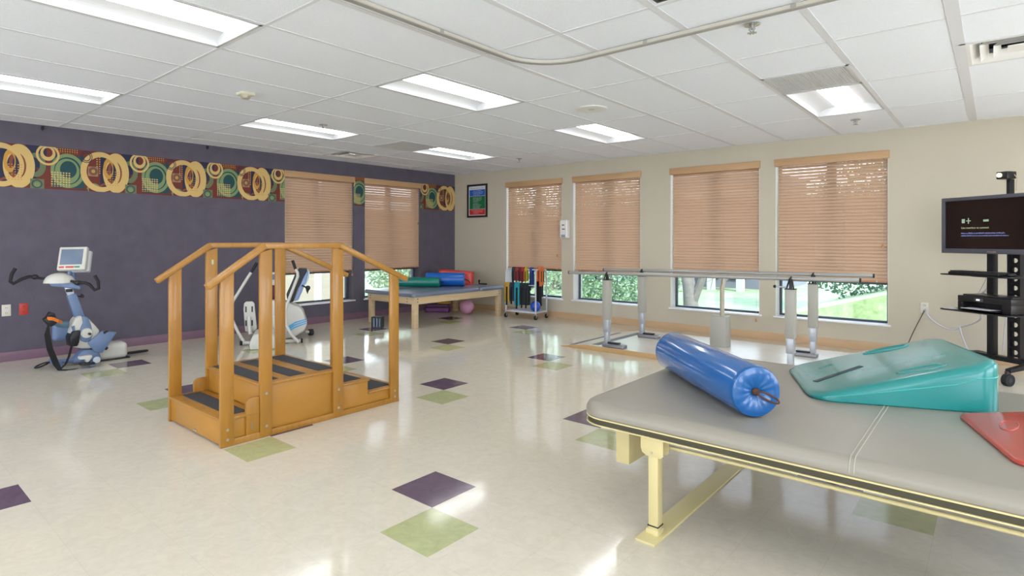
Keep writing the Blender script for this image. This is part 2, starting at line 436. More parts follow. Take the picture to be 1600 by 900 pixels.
for i in range(0, 17):
    if cx(i) < XR:
        w_ = .012 if i < 8 else (.02 if i != 12 else .032)
        tee.box(cx(i) - w_, cx(i) + w_, YF, 0, H - .001, H + .004)
for j in range(0, 9):
    if cy(j) > YF: tee.box(0, XR, cy(j) - .011, cy(j) + .011, H - .0005, H + .004)
tee.box(0, .02, YF, 0, H, H + .004).box(0, XR, -.02, 0, H, H + .004)
ce = mb.box(-TH, XR + TH, YF - TH, TH, H + .25, H + .27).build('ceiling', M_ceil); struct(ce)
tee.build('ceiling_grid', M_grid, ce)
# ---------------------------------------------------------------- windows and blinds
M_glass = bpy.data.materials.new('window_glass'); M_glass.use_nodes = True
t = M_glass.node_tree; t.nodes.clear()
o_ = t.nodes.new('ShaderNodeOutputMaterial'); tr = t.nodes.new('ShaderNodeBsdfTransparent'); gl = t.nodes.new('ShaderNodeBsdfGlossy'); ms = t.nodes.new('ShaderNodeMixShader'); fr = t.nodes.new('ShaderNodeFresnel')
tr.inputs[0].default_value = (.95, .98, .97, 1); gl.inputs['Roughness'].default_value = .02; fr.inputs[0].default_value = 1.45
t.links.new(fr.outputs[0], ms.inputs[0]); t.links.new(tr.outputs[0], ms.inputs[1]); t.links.new(gl.outputs[0], ms.inputs[2]); t.links.new(ms.outputs[0], o_.inputs[0])
def window(n, T, w, jamb):
    """T maps local (x along wall 0..w, y outward, z up) to world"""
    r = thing('window_%d' % n, None, None); r['kind'] = 'structure'
    def mk(): q = MB(); q.X = T; return q
    d0, d1 = .15, .19; f = .032
    m = mk(); m.box(0, f, d0, d1, Z0, Z1).box(w - f, w, d0, d1, Z0, Z1).box(f, w - f, d0, d1, Z0, Z0 + .024).box(f, w - f, d0, d1, Z1 - f, Z1)
    m.box(f, w - f, d0 - .01, d1, .752, .79).box(w / 2 - .05, w / 2 + .05, d0, d1, .79, Z1 - f)
    m.build('window_frame', M_frame, r, bevel=.004)
    mk().box(f, w - f, .172, .178, Z0 + .024, Z1 - f).build('glass_pane', M_glass, r)
    if jamb is M_tan: mk().box(0, .006, .002, .15, Z0, Z1).box(w - .006, w, .002, .15, Z0, Z1).build('daylit_jamb_skin', M_white, r)  # white skin added over the tan jambs, standing in for daylight on them
    mk().box(-.025, w + .025, -.02, .16, Z0 - .02, Z0).build('window_sill', M_sill, r, bevel=.004)
    return r
def blind(T, w, label, cord, seed, down, tilt=55):
    r = thing('window_blind', label, 'blind', tuple(T @ Vector((w / 2, 0, down))), 0, 'wooden blinds half lowered over the windows')
    def mk(): q = MB(); q.X = T; return q
    mk().box(-.012, w + .012, -.02, .055, Z1 - .08, Z1 + .012).build('valance', M_val, r, bevel=.005)
    rnd = random.Random(seed)
    m = mk(); n = 35; zt, zb = Z1 - .10, down + .035
    x0, x1 = .022, w - .012
    for k in range(n):
        z = zt + (zb - zt) * k / (n - 1); a = R(tilt + rnd.uniform(-2, 2)); hw = .0245; yc = .042; N = 6
        rings = []
        for x in (x0, x1):
            up = []; dn = []
            for q in range(N + 1):
                t_ = -1 + 2 * q / N; sag = .0042 * (1 - t_ * t_)
                py = yc + math.cos(a) * hw * t_ - math.sin(a) * sag; pz = z + math.sin(a) * hw * t_ + math.cos(a) * sag
                up.append((x, py - math.sin(a) * .0012, pz + math.cos(a) * .0012)); dn.append((x, py + math.sin(a) * .0012, pz - math.cos(a) * .0012))
            rings.append(up + dn[::-1])
        m.loft(rings)
    m.build('slats', M_blind, r, smooth=False)
    mk().box(x0, x1, .018, .068, down, down + .02).build('bottom_rail', M_rail, r, bevel=.004)
    m = mk()
    for k in range(4):
        x = x0 + .1 + (x1 - x0 - .2) * k / 3
        for yy in (.016, .068): m.tube([(x, yy, zt + .02), (x, yy, zb - .02)], .0012, 5)
        m.box(x - .006, x + .006, .0135, .0165, down + .002, down + .018)
    m.build('ladder_cords', M_cord, r)
    if cord:
        xc, zc = cord
        m = mk(); m.tube([(xc, .0, Z1 - .1), (xc + .004, -.004, (Z1 + zc) / 2), (xc, -.008, zc + .04)], .0016, 6)
        cd = m.build('pull_cord', M_cord, r)
        m = mk(); m.X = T @ Matrix.Translation(Vector((xc, -.008, zc))); m.lathe([(.002, .045), (.008, .035), (.014, .005), (.012, 0), (.001, -.002)], n=12); m.build('tassel', M_rail, cd, smooth=True)
    return r
Tb = lambda a: Matrix.Translation(Vector((a, 0, 0)))
Tl = lambda b: Matrix.Translation(Vector((0, b, 0))) @ Matrix.Rotation(R(90), 4, 'Z')   # x->+y, y->-x
lab_b = ['wooden slat blind on the back wall window behind the white weight rack', 'wooden slat blind on the back wall window just right of the soap dispenser',
         'wooden slat blind on the back wall with its tasselled cord hanging below the sill', 'wooden slat blind on the rightmost back wall window nearest the television']
cords = [(1.1, 1.0), None, (1.17, .22), (1.14, 1.18)]
for k, (a, b) in enumerate(WB):
    window(k + 1, Tb(a), b - a, M_tan); blind(Tb(a), b - a, lab_b[k], cords[k], k, .785, (53, 55, 55, 54)[k])
lab_l = ['wooden slat blind on the purple wall window behind the wooden training stairs', 'wooden slat blind on the purple wall window nearest the room corner, above the padded table']
for k, (a, b) in enumerate(WL):
    window(5 + k, Tl(a), b - a, M_lav); blind(Tl(a), b - a, lab_l[k], [(1.15, .70), (1.14, 1.55)][k], 9 + k, .785)
# ---------------------------------------------------------------- ceiling fittings
def troffer(i, j, label):
    x0, x1, y1, y0 = cx(i) + .012, cx(i + 1) - .012, cy(j) - .011, cy(j + 1) + .011
    xc, yc = (x0 + x1) / 2, (y0 + y1) / 2
    r = thing('ceiling_light', label, 'light', (xc, yc, H), 0, 'recessed fluorescent ceiling lights')
    hw, hl = (x1 - x0) / 2, (y1 - y0) / 2
    m = MB(); m.X = wmat(r)
    m.box(-hw, -hw + .018, -hl, hl, -.002, .006).box(hw - .018, hw, -hl, hl, -.002, .006).box(-hw, hw, -hl, -hl + .018, -.002, .006).box(-hw, hw, hl - .018, hl, -.002, .006)
    m.build('frame', M_trof, r)
    m = MB(); m.X = wmat(r)
    prof = []
    N = 10
    for k in range(N + 1):
        a = R(90 * k / N); prof.append((-hw + .016 + (hw - .1 - .016) * (1 - math.cos(a)) , .005 + .075 * math.sin(a)))
    prof += [(-x, z) for x, z in reversed(prof)]
    th = .003
    rings = []
    for yy in (-hl + .016, hl - .016): rings.append([(x, yy, z) for x, z in prof])
    n = len(prof); vs = rings[0] + rings[1]
    fs = [(k, k + 1, n + k + 1, n + k) for k in range(n - 1)] + [tuple(range(n)), tuple(range(n, 2 * n))]
    m.add(vs, fs)
    m.build('reflector', M_trof, r, smooth=False)
    m = MB(); m.X = wmat(r)
    pr = [(.1 * math.cos(R(180 - 180 * k / 14)), .078 - .062 * math.sin(R(180 * k / 14))) for k in range(15)]
    rings = []
    for yy, s in ((-hl + .03, .3), (-hl + .045, .75), (-hl + .075, 1), (hl - .075, 1), (hl - .045, .75), (hl - .03, .3)):
        rings.append([(x * (.6 + .4 * s), yy, .078 - (.078 - z) * s) for x, z in pr])
    m.loft(rings)
    m.build('lens', M_lens, r, smooth=True)
    return r
labs = {(2, 1): 'ceiling light beside the grey return grille near the purple wall', (2, 3): 'ceiling light near the purple wall just left of the small air diffuser', (2, 5): 'ceiling light cut by the left frame edge, nearest the purple wall',
        (6, 1): 'ceiling light just behind the round ceiling speaker', (6, 3): 'ceiling light in the middle of the room beside the curtain track', (6, 5): 'largest ceiling light at the top left corner',
        (10, 1): 'ceiling light over the right hand windows, joined to a grille'}
for (i, j) in sorted(FIX):
    troffer(i, j, labs.get((i, j), 'unseen ceiling light added to brighten the room, column %s row %s of the grid' % ('abcdefghijklmno'[i], 'abcdefgh'[j])))
def grille(i, label):
    x0, x1, y1 = cx(i) + .012, cx(i + 1) - .012, cy(2) - .011; y0 = cy(2) - .61 + .012
    r = thing('return_grille', label, 'vent', ((x0 + x1) / 2, (y0 + y1) / 2, H), 0, 'perforated return air grilles')
    m = MB(); m.box(x0, x0 + .02, y0, y1, H - .003, H + .006).box(x1 - .02, x1, y0, y1, H - .003, H + .006).box(x0, x1, y0, y0 + .02, H - .003, H + .006).box(x0, x1, y1 - .02, y1, H - .003, H + .006)
    m.build('frame', M_grille, r)
    m = MB(); n = 36
    for k in range(n):
        x = x0 + .02 + (x1 - x0 - .04) * (k + .5) / n; m.box(x - .0045, x + .0045, y0 + .02, y1 - .02, H, H + .01)
        y = y0 + .02 + (y1 - y0 - .04) * (k + .5) / n; m.box(x0 + .02, x1 - .02, y - .0035, y + .0035, H + .001, H + .008)
    m.build('louvres', M_grille, r)
    MB().box(x0, x1, y0, y1, H + .02, H + .03).build('backing', mat('grille_back', 'b8b8ba', .8), r)
grille(2, 'grey perforated ceiling grille joined to the light in the far left corner')
grille(10, 'grey perforated ceiling grille joined to the light over the right windows')
def diffuser(i, label):
    x0, x1, y1 = cx(i) + .012, cx(i + 1) - .012, cy(2) - .011; y0 = cy(2) - .61 + .012
    if i == 12: x0 += .02
    xc, yc = (x0 + x1) / 2, (y0 + y1) / 2; hw, hl = (x1 - x0) / 2, (y1 - y0) / 2
    r = thing('air_diffuser', label, 'vent', (xc, yc, H), 0, 'square louvred supply air diffusers')
    def sq(m, a, za, b, zb, th=.003):
        for zz in (0, th):
            vs = [(xc + sx * a * hw, yc + sy * a * hl, H + za + zz) for sx, sy in ((-1, -1), (1, -1), (1, 1), (-1, 1))] + [(xc + sx * b * hw, yc + sy * b * hl, H + zb + zz) for sx, sy in ((-1, -1), (1, -1), (1, 1), (-1, 1))]
            m.add(vs, [(0, 1, 5, 4), (1, 2, 6, 5), (2, 3, 7, 6), (3, 0, 4, 7)])
    m = MB(); sq(m, 1, -.001, .93, -.001); sq(m, .93, -.001, .74, .045); m.build('frame', M_white, r)
    for a, b in ((.76, .60), (.52, .38)):
        m = MB(); sq(m, a, -.004, b, .035); m.build('louvre_cone', M_white, r)
    m = MB(); m.box(xc - hw * .27, xc + hw * .27, yc - hl * .27, yc + hl * .27, H - .002, H + .004); m.build('centre_plate', M_white, r)
    MB().box(x0 + .02, x1 - .02, y0 + .02, y1 - .02, H + .09, H + .1).build('duct', M_dark, r)
diffuser(0, 'small dark-slotted square air diffuser in the ceiling near the purple wall')
diffuser(12, 'square white air diffuser with dark slots at the top right edge')
# round speaker, smoke detector, sprinklers
r = thing('ceiling_speaker', 'round flush ceiling speaker with a perforated centre', 'speaker', (4.942, -3.071, H))
MB().lathe([(.095, H + .004), (.15, H + .002), (.15, H - .006), (.13, H - .012), (.095, H - .008)], (4.942, -3.071, 0), 36).build('trim_ring', M_white, r, smooth=True)
MB().lathe([(.001, H + .0), (.096, H + .0), (.096, H - .006), (.001, H - .009)], (4.942, -3.071, 0), 36).build('speaker_grille', M_grille, r, smooth=True)
r = thing('smoke_detector', 'small cream box detector on the ceiling panel near the left lights', 'detector', (3.013, -5.472, H))
MB().box(2.955, 3.071, -5.53, -5.414, H - .02, H + .008).build('base', mat('detector_cream', 'd8d2bd', .5), r, bevel=.008)
MB().lathe([(.001, H - .045), (.03, H - .045), (.038, H - .036), (.04, H - .02)], (3.013, -5.472, 0), 24).build('sensor', mat('detector_cap', 'b8ae9a', .5), r, smooth=True)
def sprinkler(x, y, label):
    r = thing('sprinkler_head', label, 'sprinkler', (x, y, H), 0, 'sprinkler heads in the ceiling')
    MB().lathe([(.02, H + .004), (.045, H), (.045, H - .004), (.02, H - .008)], (x, y, 0), 24).build('escutcheon', M_chrome, r, smooth=True)
    m = MB(); m.cyl((x, y, H), (x, y, H - .03), .009, 10); m.tube([(x - .014, y, H - .012), (x - .016, y, H - .03), (x, y, H - .048)], .003, 6).tube([(x + .014, y, H - .012), (x + .016, y, H - .03), (x, y, H - .048)], .003, 6)
    m.build('frame_arms', M_metal, r)
    m = MB()
    for k in range(8): m.obox((x + .014 * math.cos(k * .785), y + .014 * math.sin(k * .785), H - .05), .012, .004, .0012, k * .785)
    m.cyl((x, y, H - .052), (x, y, H - .049), .009, 12); m.build('deflector', M_metal, r)
sprinkler(6.79, -4.308, 'chrome sprinkler head just below the curtain track, nearest the camera')
sprinkler(6.758, -.869, 'sprinkler head between the right ceiling light and the back wall')
sprinkler(2.333, -4.302, 'sprinkler head beside the light near the purple wall')
sprinkler(2.313, -.911, 'sprinkler head above the far corner by the framed poster')
r = thing('ceiling_vent', 'black edged square ceiling vent cut off by the top frame edge', 'vent', (6.78, -5.22, H))
m = MB(); m.box(6.51, 7.05, -4.97, -4.95, H - .004, H + .002).box(6.51, 7.05, -5.49, -5.47, H - .004, H + .002).box(6.51, 6.53, -5.47, -4.97, H - .004, H + .002).box(7.03, 7.05, -5.47, -4.97, H - .004, H + .002); m.build('frame', M_blk, r)
m = MB()
for k in range(9): m.box(6.53, 7.03, -5.45 + k * .055, -5.425 + k * .055, H - .003, H + .002)
m.build('slats', M_white, r)
# curtain track
P_ = [(5.36, -10.0), (5.36, -7.5), (5.36, -4.82)]
for k in range(1, 9):
    a = R(180 - 90 * k / 8); P_.append((5.36 + .36 + .36 * math.cos(a), -4.82 + .36 * math.sin(a)))
P_ += [(7.0, -4.46), (8.6, -4.46), (10.2, -4.46)]
r = thing('curtain_track', 'curved aluminium privacy curtain track fixed under the ceiling', 'curtain rail', (5.36, -4.82, H))
M_trk = mat('track_alu', 'a5a19a', .35, metal=.2)
MB().band([(x, y, H - .012) for x, y in P_], (0, 0, 1), .022, .026).build('rail', mat('track_beige', 'c8c2b4', .4), r)
MB().band([(x, y, H - .026) for x, y in P_], (0, 0, 1), .006, .034).build('lower_lip', M_trk, r)
for x, y in ((5.36, -5.42), (6.2, -4.46), (7.05, -4.46)): MB().box(x - .0145, x + .0145, y - .0145, y + .0145, H - .03, H - .001).build('joint_clip', M_trk, r)
for y in (-6.27, -4.55):
    o = MB().box(0, .025, y - .012, y + .012, H - .05, H - .015).box(.008, .018, y - .004, y + .004, H - .065, H - .045).build('wall_hook', M_blk)
    tag(o, 'small black hook at the top of the purple wall, ' + ('farther left of the two' if y < -5 else 'the right one of the two'), 'hook', 'black hooks under the ceiling')
# ---------------------------------------------------------------- wall fittings
def outlet(loc, face, m, label, name='wall_outlet'):
    r = thing(name, label, 'outlet', loc, {'x': R(90), 'y': 0}[face])
    T = wmat(r)
    q = MB(); q.X = T; q.box(-.037, .037, -.006, .0, -.06, .06); q.build('cover_plate', m, r, bevel=.002)
    for z in (-.027, .027):
        q = MB(); q.X = T @ Matrix.Translation(Vector((0, 0, z))); q.lathe([(.016, 0), (.016, -.009), (.001, -.009)], n=16, axis='y'); q.build('socket', m, r)
    q = MB(); q.X = T
    for z in (-.027, .027): q.box(-.008, -.005, -.0105, -.008, z - .004, z + .006).box(.005, .008, -.0105, -.008, z - .004, z + .006)
    q.build('slots', M_dark, r)
    return r
outlet((0, -6.569, .535), 'x', mat('ivory_plate', 'd9d3c4', .4), 'ivory wall outlet at the far left of the purple wall')
outlet((0, -6.428, .535), 'x', mat('red_plate', 'c0392b', .4), 'red emergency wall outlet on the purple wall')
outlet((7.27, 0, .53), 'y', mat('ivory_plate', 'd9d3c4', .4), 'ivory wall outlet on the tan wall with cables plugged in')
# framed poster
r = thing('framed_poster', 'black framed poster with blue, green and red text panels on the tan wall', 'poster', (.596, 0, 2.0))
a0, a1, b0, b1 = .346, .846, 1.69, 2.30
m = MB(); f = .035; m.box(a0, a0 + f, -.025, 0, b0, b1).box(a1 - f, a1, -.025, 0, b0, b1).box(a0 + f, a1 - f, -.025, 0, b0, b0 + f).box(a0 + f, a1 - f, -.025, 0, b1 - f, b1); m.build('frame', M_blk, r, bevel=.003)
sheet = MB().box(a0 + f, a1 - f, -.01, 0, b0 + f, b1 - f).build('sheet', mat('poster_paper', 'd6d8e2', .5), r)
xa, xb = a0 + .055, a1 - .055
MB().box(xa, xb, -.0112, -.01, 2.085, 2.2).build('blue_panel', mat('poster_blue', '1c5cb8', .5), sheet)
MB().box(xa, xb, -.0112, -.01, 1.845, 2.08).build('green_panel', mat('poster_green', '0d6b3c', .5), sheet)
MB().box(xa, xb, -.0112, -.01, 1.738, 1.84).build('red_panel', mat('poster_red', 'c4302a', .5), sheet)
mw = MB(); md = MB()
Rx = Matrix.Rotation(R(90), 4, 'X')
def wl_(mb, x, z, w, h, sd, y=-.0118): words(mb, Matrix.Translation(Vector((x, y, z))) @ Rx, w, h, sd)
for k, (z, w_, dx) in enumerate([(2.17, .2, .1), (2.145, .26, .08), (2.12, .22, .1), (2.096, .15, .1), (2.045, .22, .09), (2.02, .22, .09), (1.995, .2, .09), (1.97, .14, .09), (1.935, .15, .09), (1.91, .2, .09), (1.885, .18, .09), (1.86, .18, .09), (1.81, .27, .06), (1.785, .22, .1), (1.76, .14, .09)]):
    wl_(mw, xa + dx, z, w_, .015, k)
mw.build('white_lettering', mat('poster_white', 'dfe4ea', .5), sheet)
wl_(md, xa + .03, 2.215, .32, .022, 77, -.0106); md.build('heading', mat('poster_grey', '6a6c78', .5), sheet)
# soap dispenser
r = thing('soap_dispenser', 'white wall mounted soap dispenser between two back windows', 'dispenser', (2.57, 0, 1.45))
m = MB(); cushion(m, -.075, .075, -.15, .15, 0, .1, .03, .02); 
for i_, v in enumerate(m.v): m.v[i_] = (2.57 + v[0], -v[2], 1.45 + v[1])
m.build('body', M_white, r, smooth=True)
MB().box(2.53, 2.61, -.105, -.095, 1.315, 1.36).build('nozzle_cover', mat('disp_grey', '9a9ca6', .4), r, bevel=.004)
m = MB(); m.box(2.545, 2.59, -.1025, -.099, 1.505, 1.52).box(2.55, 2.6, -.1025, -.099, 1.44, 1.455); m.build('level_window', M_blk, r)
# ---------------------------------------------------------------- wooden training stairs
sx0, sx1, sy0, sy1 = 3.45, 4.285, -6.22, -4.85
r = thing('training_stairs', 'honey wood physiotherapy stairs with handrails and black grip strips', 'stairs', ((sx0 + sx1) / 2, (sy0 + sy1) / 2, 0))
ix0, ix1 = sx0 + .024, sx1 - .024
m = MB(); m.box(ix0, ix1, sy0 + .001, -5.975, .012, .158); m.build('lower_step', M_oak2, r, bevel=.002)
MB().box(sx0 + .005, sx1 - .005, sy0 - .012, -5.985, .158, .177).build('tread', M_oak, r, bevel=.004)
m = MB(); m.box(ix0, ix1, -5.965, -5.37, .012, .326); m.build('platform_box', M_oak2, r, bevel=.002)
MB().box(sx0 + .005, sx1 - .005, -5.98, -5.362, .326, .345).build('tread', M_oak, r, bevel=.004)
MB().prism([(-5.37, .012), (sy1 + .002, .012), (sy1 + .002, .11), (-5.135, .11), (-5.135, .209), (-5.37, .209)], 'x', ix0, ix1).build('step_box', M_oak2, r, bevel=.002)
MB().box(sx0 + .01, sx1 - .01, -5.362, -5.125, .209, .226).build('tread', M_oak, r, bevel=.004)
MB().box(sx0 + .01, sx1 - .01, -5.134, sy1 + .004, .11, .127).build('tread', M_oak, r, bevel=.004)
for xx in (sx0, sx1 - .022): MB().box(xx + (.002 if xx < 4 else .0), xx + (.022 if xx < 4 else .019), sy0 + .002, sy1 - .002, .0, .04).build('base_rail', M_oak, r, bevel=.003)
for (ya, yb, z) in ((-6.16, -6.04, .177), (-5.955, -5.83, .345), (-5.75, -5.63, .345), (-5.53, -5.40, .345), (-5.315, -5.17, .226), (-5.1, -4.89, .127)):
    MB().box(sx0 + .06, sx1 - .06, ya, yb, z, z + .0025).build('grip_strip', M_tread, r)
PY = (-6.19, -5.942, -5.405, -4.897)
def rail_z(y): return .99 + (y + 6.3) / .35 * .24 if y < -5.95 else (1.23 if y < -5.39 else 1.23 - (y + 5.39) / .61 * .27)
for xx in (sx0, sx1 - .024):
    for k, yc in enumerate(PY):
        zt = rail_z(yc) - .02
        p = MB().prism([(yc - .041, .001), (yc + .041, .001), (yc + .041, rail_z(yc + .041) - .018), (yc - .041, rail_z(yc - .041) - .018)], 'x', xx, xx + .024).build('post', M_oak, r, bevel=.003)
        m = MB()
        zz = ((.045, .105), (.07, .28), (.07, .2), (.045, .09))[k]
        sg = 1 if xx > 4 else -1; xo = xx + .024 if sg > 0 else xx
        for z in zz: m.cyl((xo, yc, z), (xo + sg * .004, yc, z), .009, 12)
        m.build('bolt', M_bolt, p, smooth=True)
    xm = xx + .012
    path = [(-6.305, rail_z(-6.305)), (-5.95, 1.23), (-5.39, 1.23), (-4.775, rail_z(-4.775))]
    for a, b in zip(path, path[1:]):
        d = Vector((0, b[0] - a[0], b[1] - a[1])); L_ = d.length; ang = math.atan2(d.z, d.y)
        M2 = Matrix.Rotation(ang, 4, 'X')
        m = MB(); m.obox((xm, (a[0] + b[0]) / 2, (a[1] + b[1]) / 2), .024, L_ / 2 + .004, .019, M=M2)
        m.build('handrail', M_oak, r, bevel=.006, seg=3)
for xx in (sx0 + .006, sx1 - .03):      # rounded side brackets beside the lower step
    pts = [(-6.07, .02), (-5.985, .02), (-5.985, .27)] + [(-6.03 + .04 * math.cos(R(a)), .23 + .04 * math.sin(R(a))) for a in (90, 110, 130, 150, 165, 180)]
    b_ = MB().prism(pts, 'x', xx, xx + .024).build('side_bracket', M_oak, r, bevel=.003)
    xo = xx + .0245
    m = MB(); m.cyl((xo - .002, -6.03, .225), (xo, -6.03, .225), .006, 10).box(xo - .002, xo, -6.038, -6.03, .07, .115); m.build('latch_slot', mat('slot_steel', '8c8578', .4, metal=.5), b_)
MB().box(sx0 + .0235, sx0 + .026, -5.945, -5.93, 1.09, 1.125).build('tag', mat('pale_tag', 'b9c8a0', .5), r, bevel=.001)
MB().box(3.86, 3.91, sy0 - .004, sy0 + .002, .02, .034).build('name_plate', M_bolt, r, bevel=.001)
for q in ((3.47, 3.49), (4.24, 4.26)):
    for yy in (-6.1, -4.95): MB().box(q[0], q[1], yy - .02, yy + .02, 0, .006).build('foot_pad', M_rubber, r)
# ---------------------------------------------------------------- large raised mat table
TZ = .53
tx0, tx1, ty0, ty1 = 6.385, 8.52, -5.535, -4.03
r = thing('mat_table', 'large padded taupe treatment table with cream metal frame in the foreground', 'treatment table', ((tx0 + tx1) / 2, (ty0 + ty1) / 2, 0))
m = MB(); cushion(m, tx0, tx1, ty0, ty1, .465, TZ, .13, .045, 12, 7, eb=.012); cu = m.build('cushion', M_vinyl, r, smooth=True)
m = MB()
def seam_path(x, n=7):
    p = [(x, ty1 - .002, .48), (x, ty1 - .001, TZ - .045)]
    for k in range(1, n + 1): a = R(90 * k / n); p.append((x, ty1 - .045 + .0455 * math.cos(a), TZ - .045 + .0455 * math.sin(a)))
    for k in range(n, -1, -1): a = R(90 * k / n); p.append((x, ty0 + .045 - .0455 * math.cos(a), TZ - .045 + .0455 * math.sin(a)))
    p.append((x, ty0 + .001, .48)); return p
m.tube(seam_path(7.485), .0022, 6).tube(seam_path(7.499), .0022, 6); m.build('seam', mat('seam_piping', 'aaa595', .45), cu)
def ringstrip(m, ins, z0, z1, th):
    o_ = rrect(tx0 + ins, tx1 - ins, ty0 + ins, ty1 - ins, .13 - ins, 12); i_ = rrect(tx0 + ins + th, tx1 - ins - th, ty0 + ins + th, ty1 - ins - th, .13 - ins - th, 12)
    n = len(o_); vs = [(p[0], p[1], z0) for p in o_] + [(p[0], p[1], z1) for p in o_] + [(p[0], p[1], z1) for p in i_] + [(p[0], p[1], z0) for p in i_]
    fs = []
    for k in range(n):
        k2 = (k + 1) % n
        for a in range(4): b = (a + 1) % 4; fs.append((a * n + k, a * n + k2, b * n + k2, b * n + k))
    m.add(vs, fs)
m = MB(); ringstrip(m, .002, .461, .467, .04); ringstrip(m, .002, .432, .437, .04); fr_ = m.build('frame', M_cream, r, smooth=True)
m = MB(); ringstrip(m, .008, .437, .461, .02); m.build('dark_band', M_olive, fr_, smooth=True)
MB().box(tx0 + .05, tx1 - .05, ty0 + .05, ty1 - .05, .455, .464).build('deck_board', M_olive, r)
for (lx, s) in ((6.748, 1), (8.17, -1)):
    for (ly, sy) in ((-5.47, -1), (-4.10, 1)):
        q = MB(); q.box(lx - .05, lx + .05, ly - .006, ly + .0, .35, .434); 
        pts = [(lx - .052, .434), (lx - .052, .375), (lx - .045, .355), (lx - .025, .345), (lx + .04, .345), (lx + .052, .357), (lx + .052, .434)]
        q = MB(); q.prism(pts, 'y', ly - .03, ly - .024).prism(pts, 'y', ly + .024, ly + .03)
        q.build('leg_bracket', M_cream, r, bevel=.002)
        lg = MB().box(lx - .02, lx + .025, ly - .0235, ly + .0235, .03, .43).build('leg', M_cream, r, bevel=.004)
        MB().box(lx - .022, lx + .027, ly - .0255, ly + .0255, .045, .05).build('leg_collar', M_blkm, lg)
        q = MB(); q.cyl((lx, ly - .032, .362), (lx, ly - .029, .362), .006, 12); q.build('bolt', M_bolt, lg, smooth=True)
        MB().box(lx - .03, lx + .03, ly - .03, ly + .03, .01, .035).build('foot_socket', M_cream, lg, bevel=.006)
    MB().box(lx - .045, lx + .045, -5.565, -4.0, .0, .011).build('foot_bar', M_cream, r, bevel=.002)
m = MB(); m.tube([(6.77, -5.43, .378), (8.15, -5.43, .378)], .0085, 10); m.build('linkage_rod', M_cream, r, smooth=True)
m = MB(); m.tube([(6.77, -4.14, .378), (8.15, -4.14, .378)], .0085, 10); m.build('linkage_rod', M_cream, r, smooth=True)
m = MB(); m.box(6.475, 6.545, -5.32, -5.14, .205, .434); bx_ = m.build('control_box', M_cream, r, bevel=.003)
MB().cyl((6.5455, -5.24, .35), (6.552, -5.24, .35), .014, 16).build('socket_hole', M_blk, bx_, smooth=True)
MB().box(6.545, 6.7, -5.3, -5.26, .40, .434).build('cross_brace', M_cream, r, bevel=.002)
# blue bolster
A_ = Vector((7.098, -5.272, TZ + .109)); B_ = Vector((6.478, -4.668, TZ + .109)); rb = .1075
ax = (A_ - B_).normalized(); M3 = Matrix.Translation(B_) @ ax.to_track_quat('Z', 'X').to_matrix().to_4x4(); Lb = (A_ - B_).length
def bolster(name, label, Mx, L, rr, mbody, mcap, loc, loopside=True, group=None, pleats=14, grip=M_brown):
    r = thing(name, label, 'bolster', loc, 0, group)
    m = MB(); m.X = Mx
    m.lathe([(rr * .985, -.0), (rr, .012), (rr, L - .012), (rr * .985, L)], n=56)
    bd = m.build('sleeve', mbody, r, smooth=True)
    for side in (0, 1):
        m = MB(); m.X = Mx; rings = []; n = 84
        for q, (fr, bul) in enumerate(((.992, 0), (.985, .007), (.95, .014), (.8, .019), (.6, .018), (.4, .014), (.2, .008), (.08, .0), (.01, -.004))):
            ring = []
            for k in range(n):
                a = 2 * math.pi * k / n
                pl = .0016 * (math.sin(a * pleats) * .5 + abs(math.sin(a * 2.5 + 1)) * 1.6) * (1 - abs(fr - .45) * 1.6 if fr < .97 else 0)
                z = (L + bul + max(-.006, pl)) if side else (-bul - max(-.006, pl))
                ring.append((rr * fr * math.cos(a), rr * fr * math.sin(a), z))
            rings.append(ring)
        m.loft(rings); m.build('end_cap', mcap, r, smooth=True)
    if loopside:
        m = MB(); m.X = Mx @ Matrix.Translation(Vector((0, 0, L)))
        m.ball((0, 0, .008), .017, .017, .014, 14)
        m.build('gather_knot', grip, r, smooth=True)
    return r, bd
r, bd = bolster('bolster', 'glossy blue cylindrical bolster lying across the large taupe table', M3, Lb, rb, M_blue, M_bluecap, (A_.x, A_.y, TZ))
# cord loop hanging from the gathered end
side = Vector((.76, .65, 0)); out = ax
c0 = A_ + out * .012; lp = []
for k in range(20):
    a = 2 * math.pi * k / 20
    u_ = .042 * (1 - math.cos(a)); v_ = .014 * math.sin(a)
    lp.append(c0 + side * u_ + Vector((0, 0, -.45 * u_ + v_)) + out * (.01 + .012 * math.sin(a / 2)))
MB().tube(lp, .0038, 8, closed=True).build('cord_loop', M_brown, r, smooth=True)
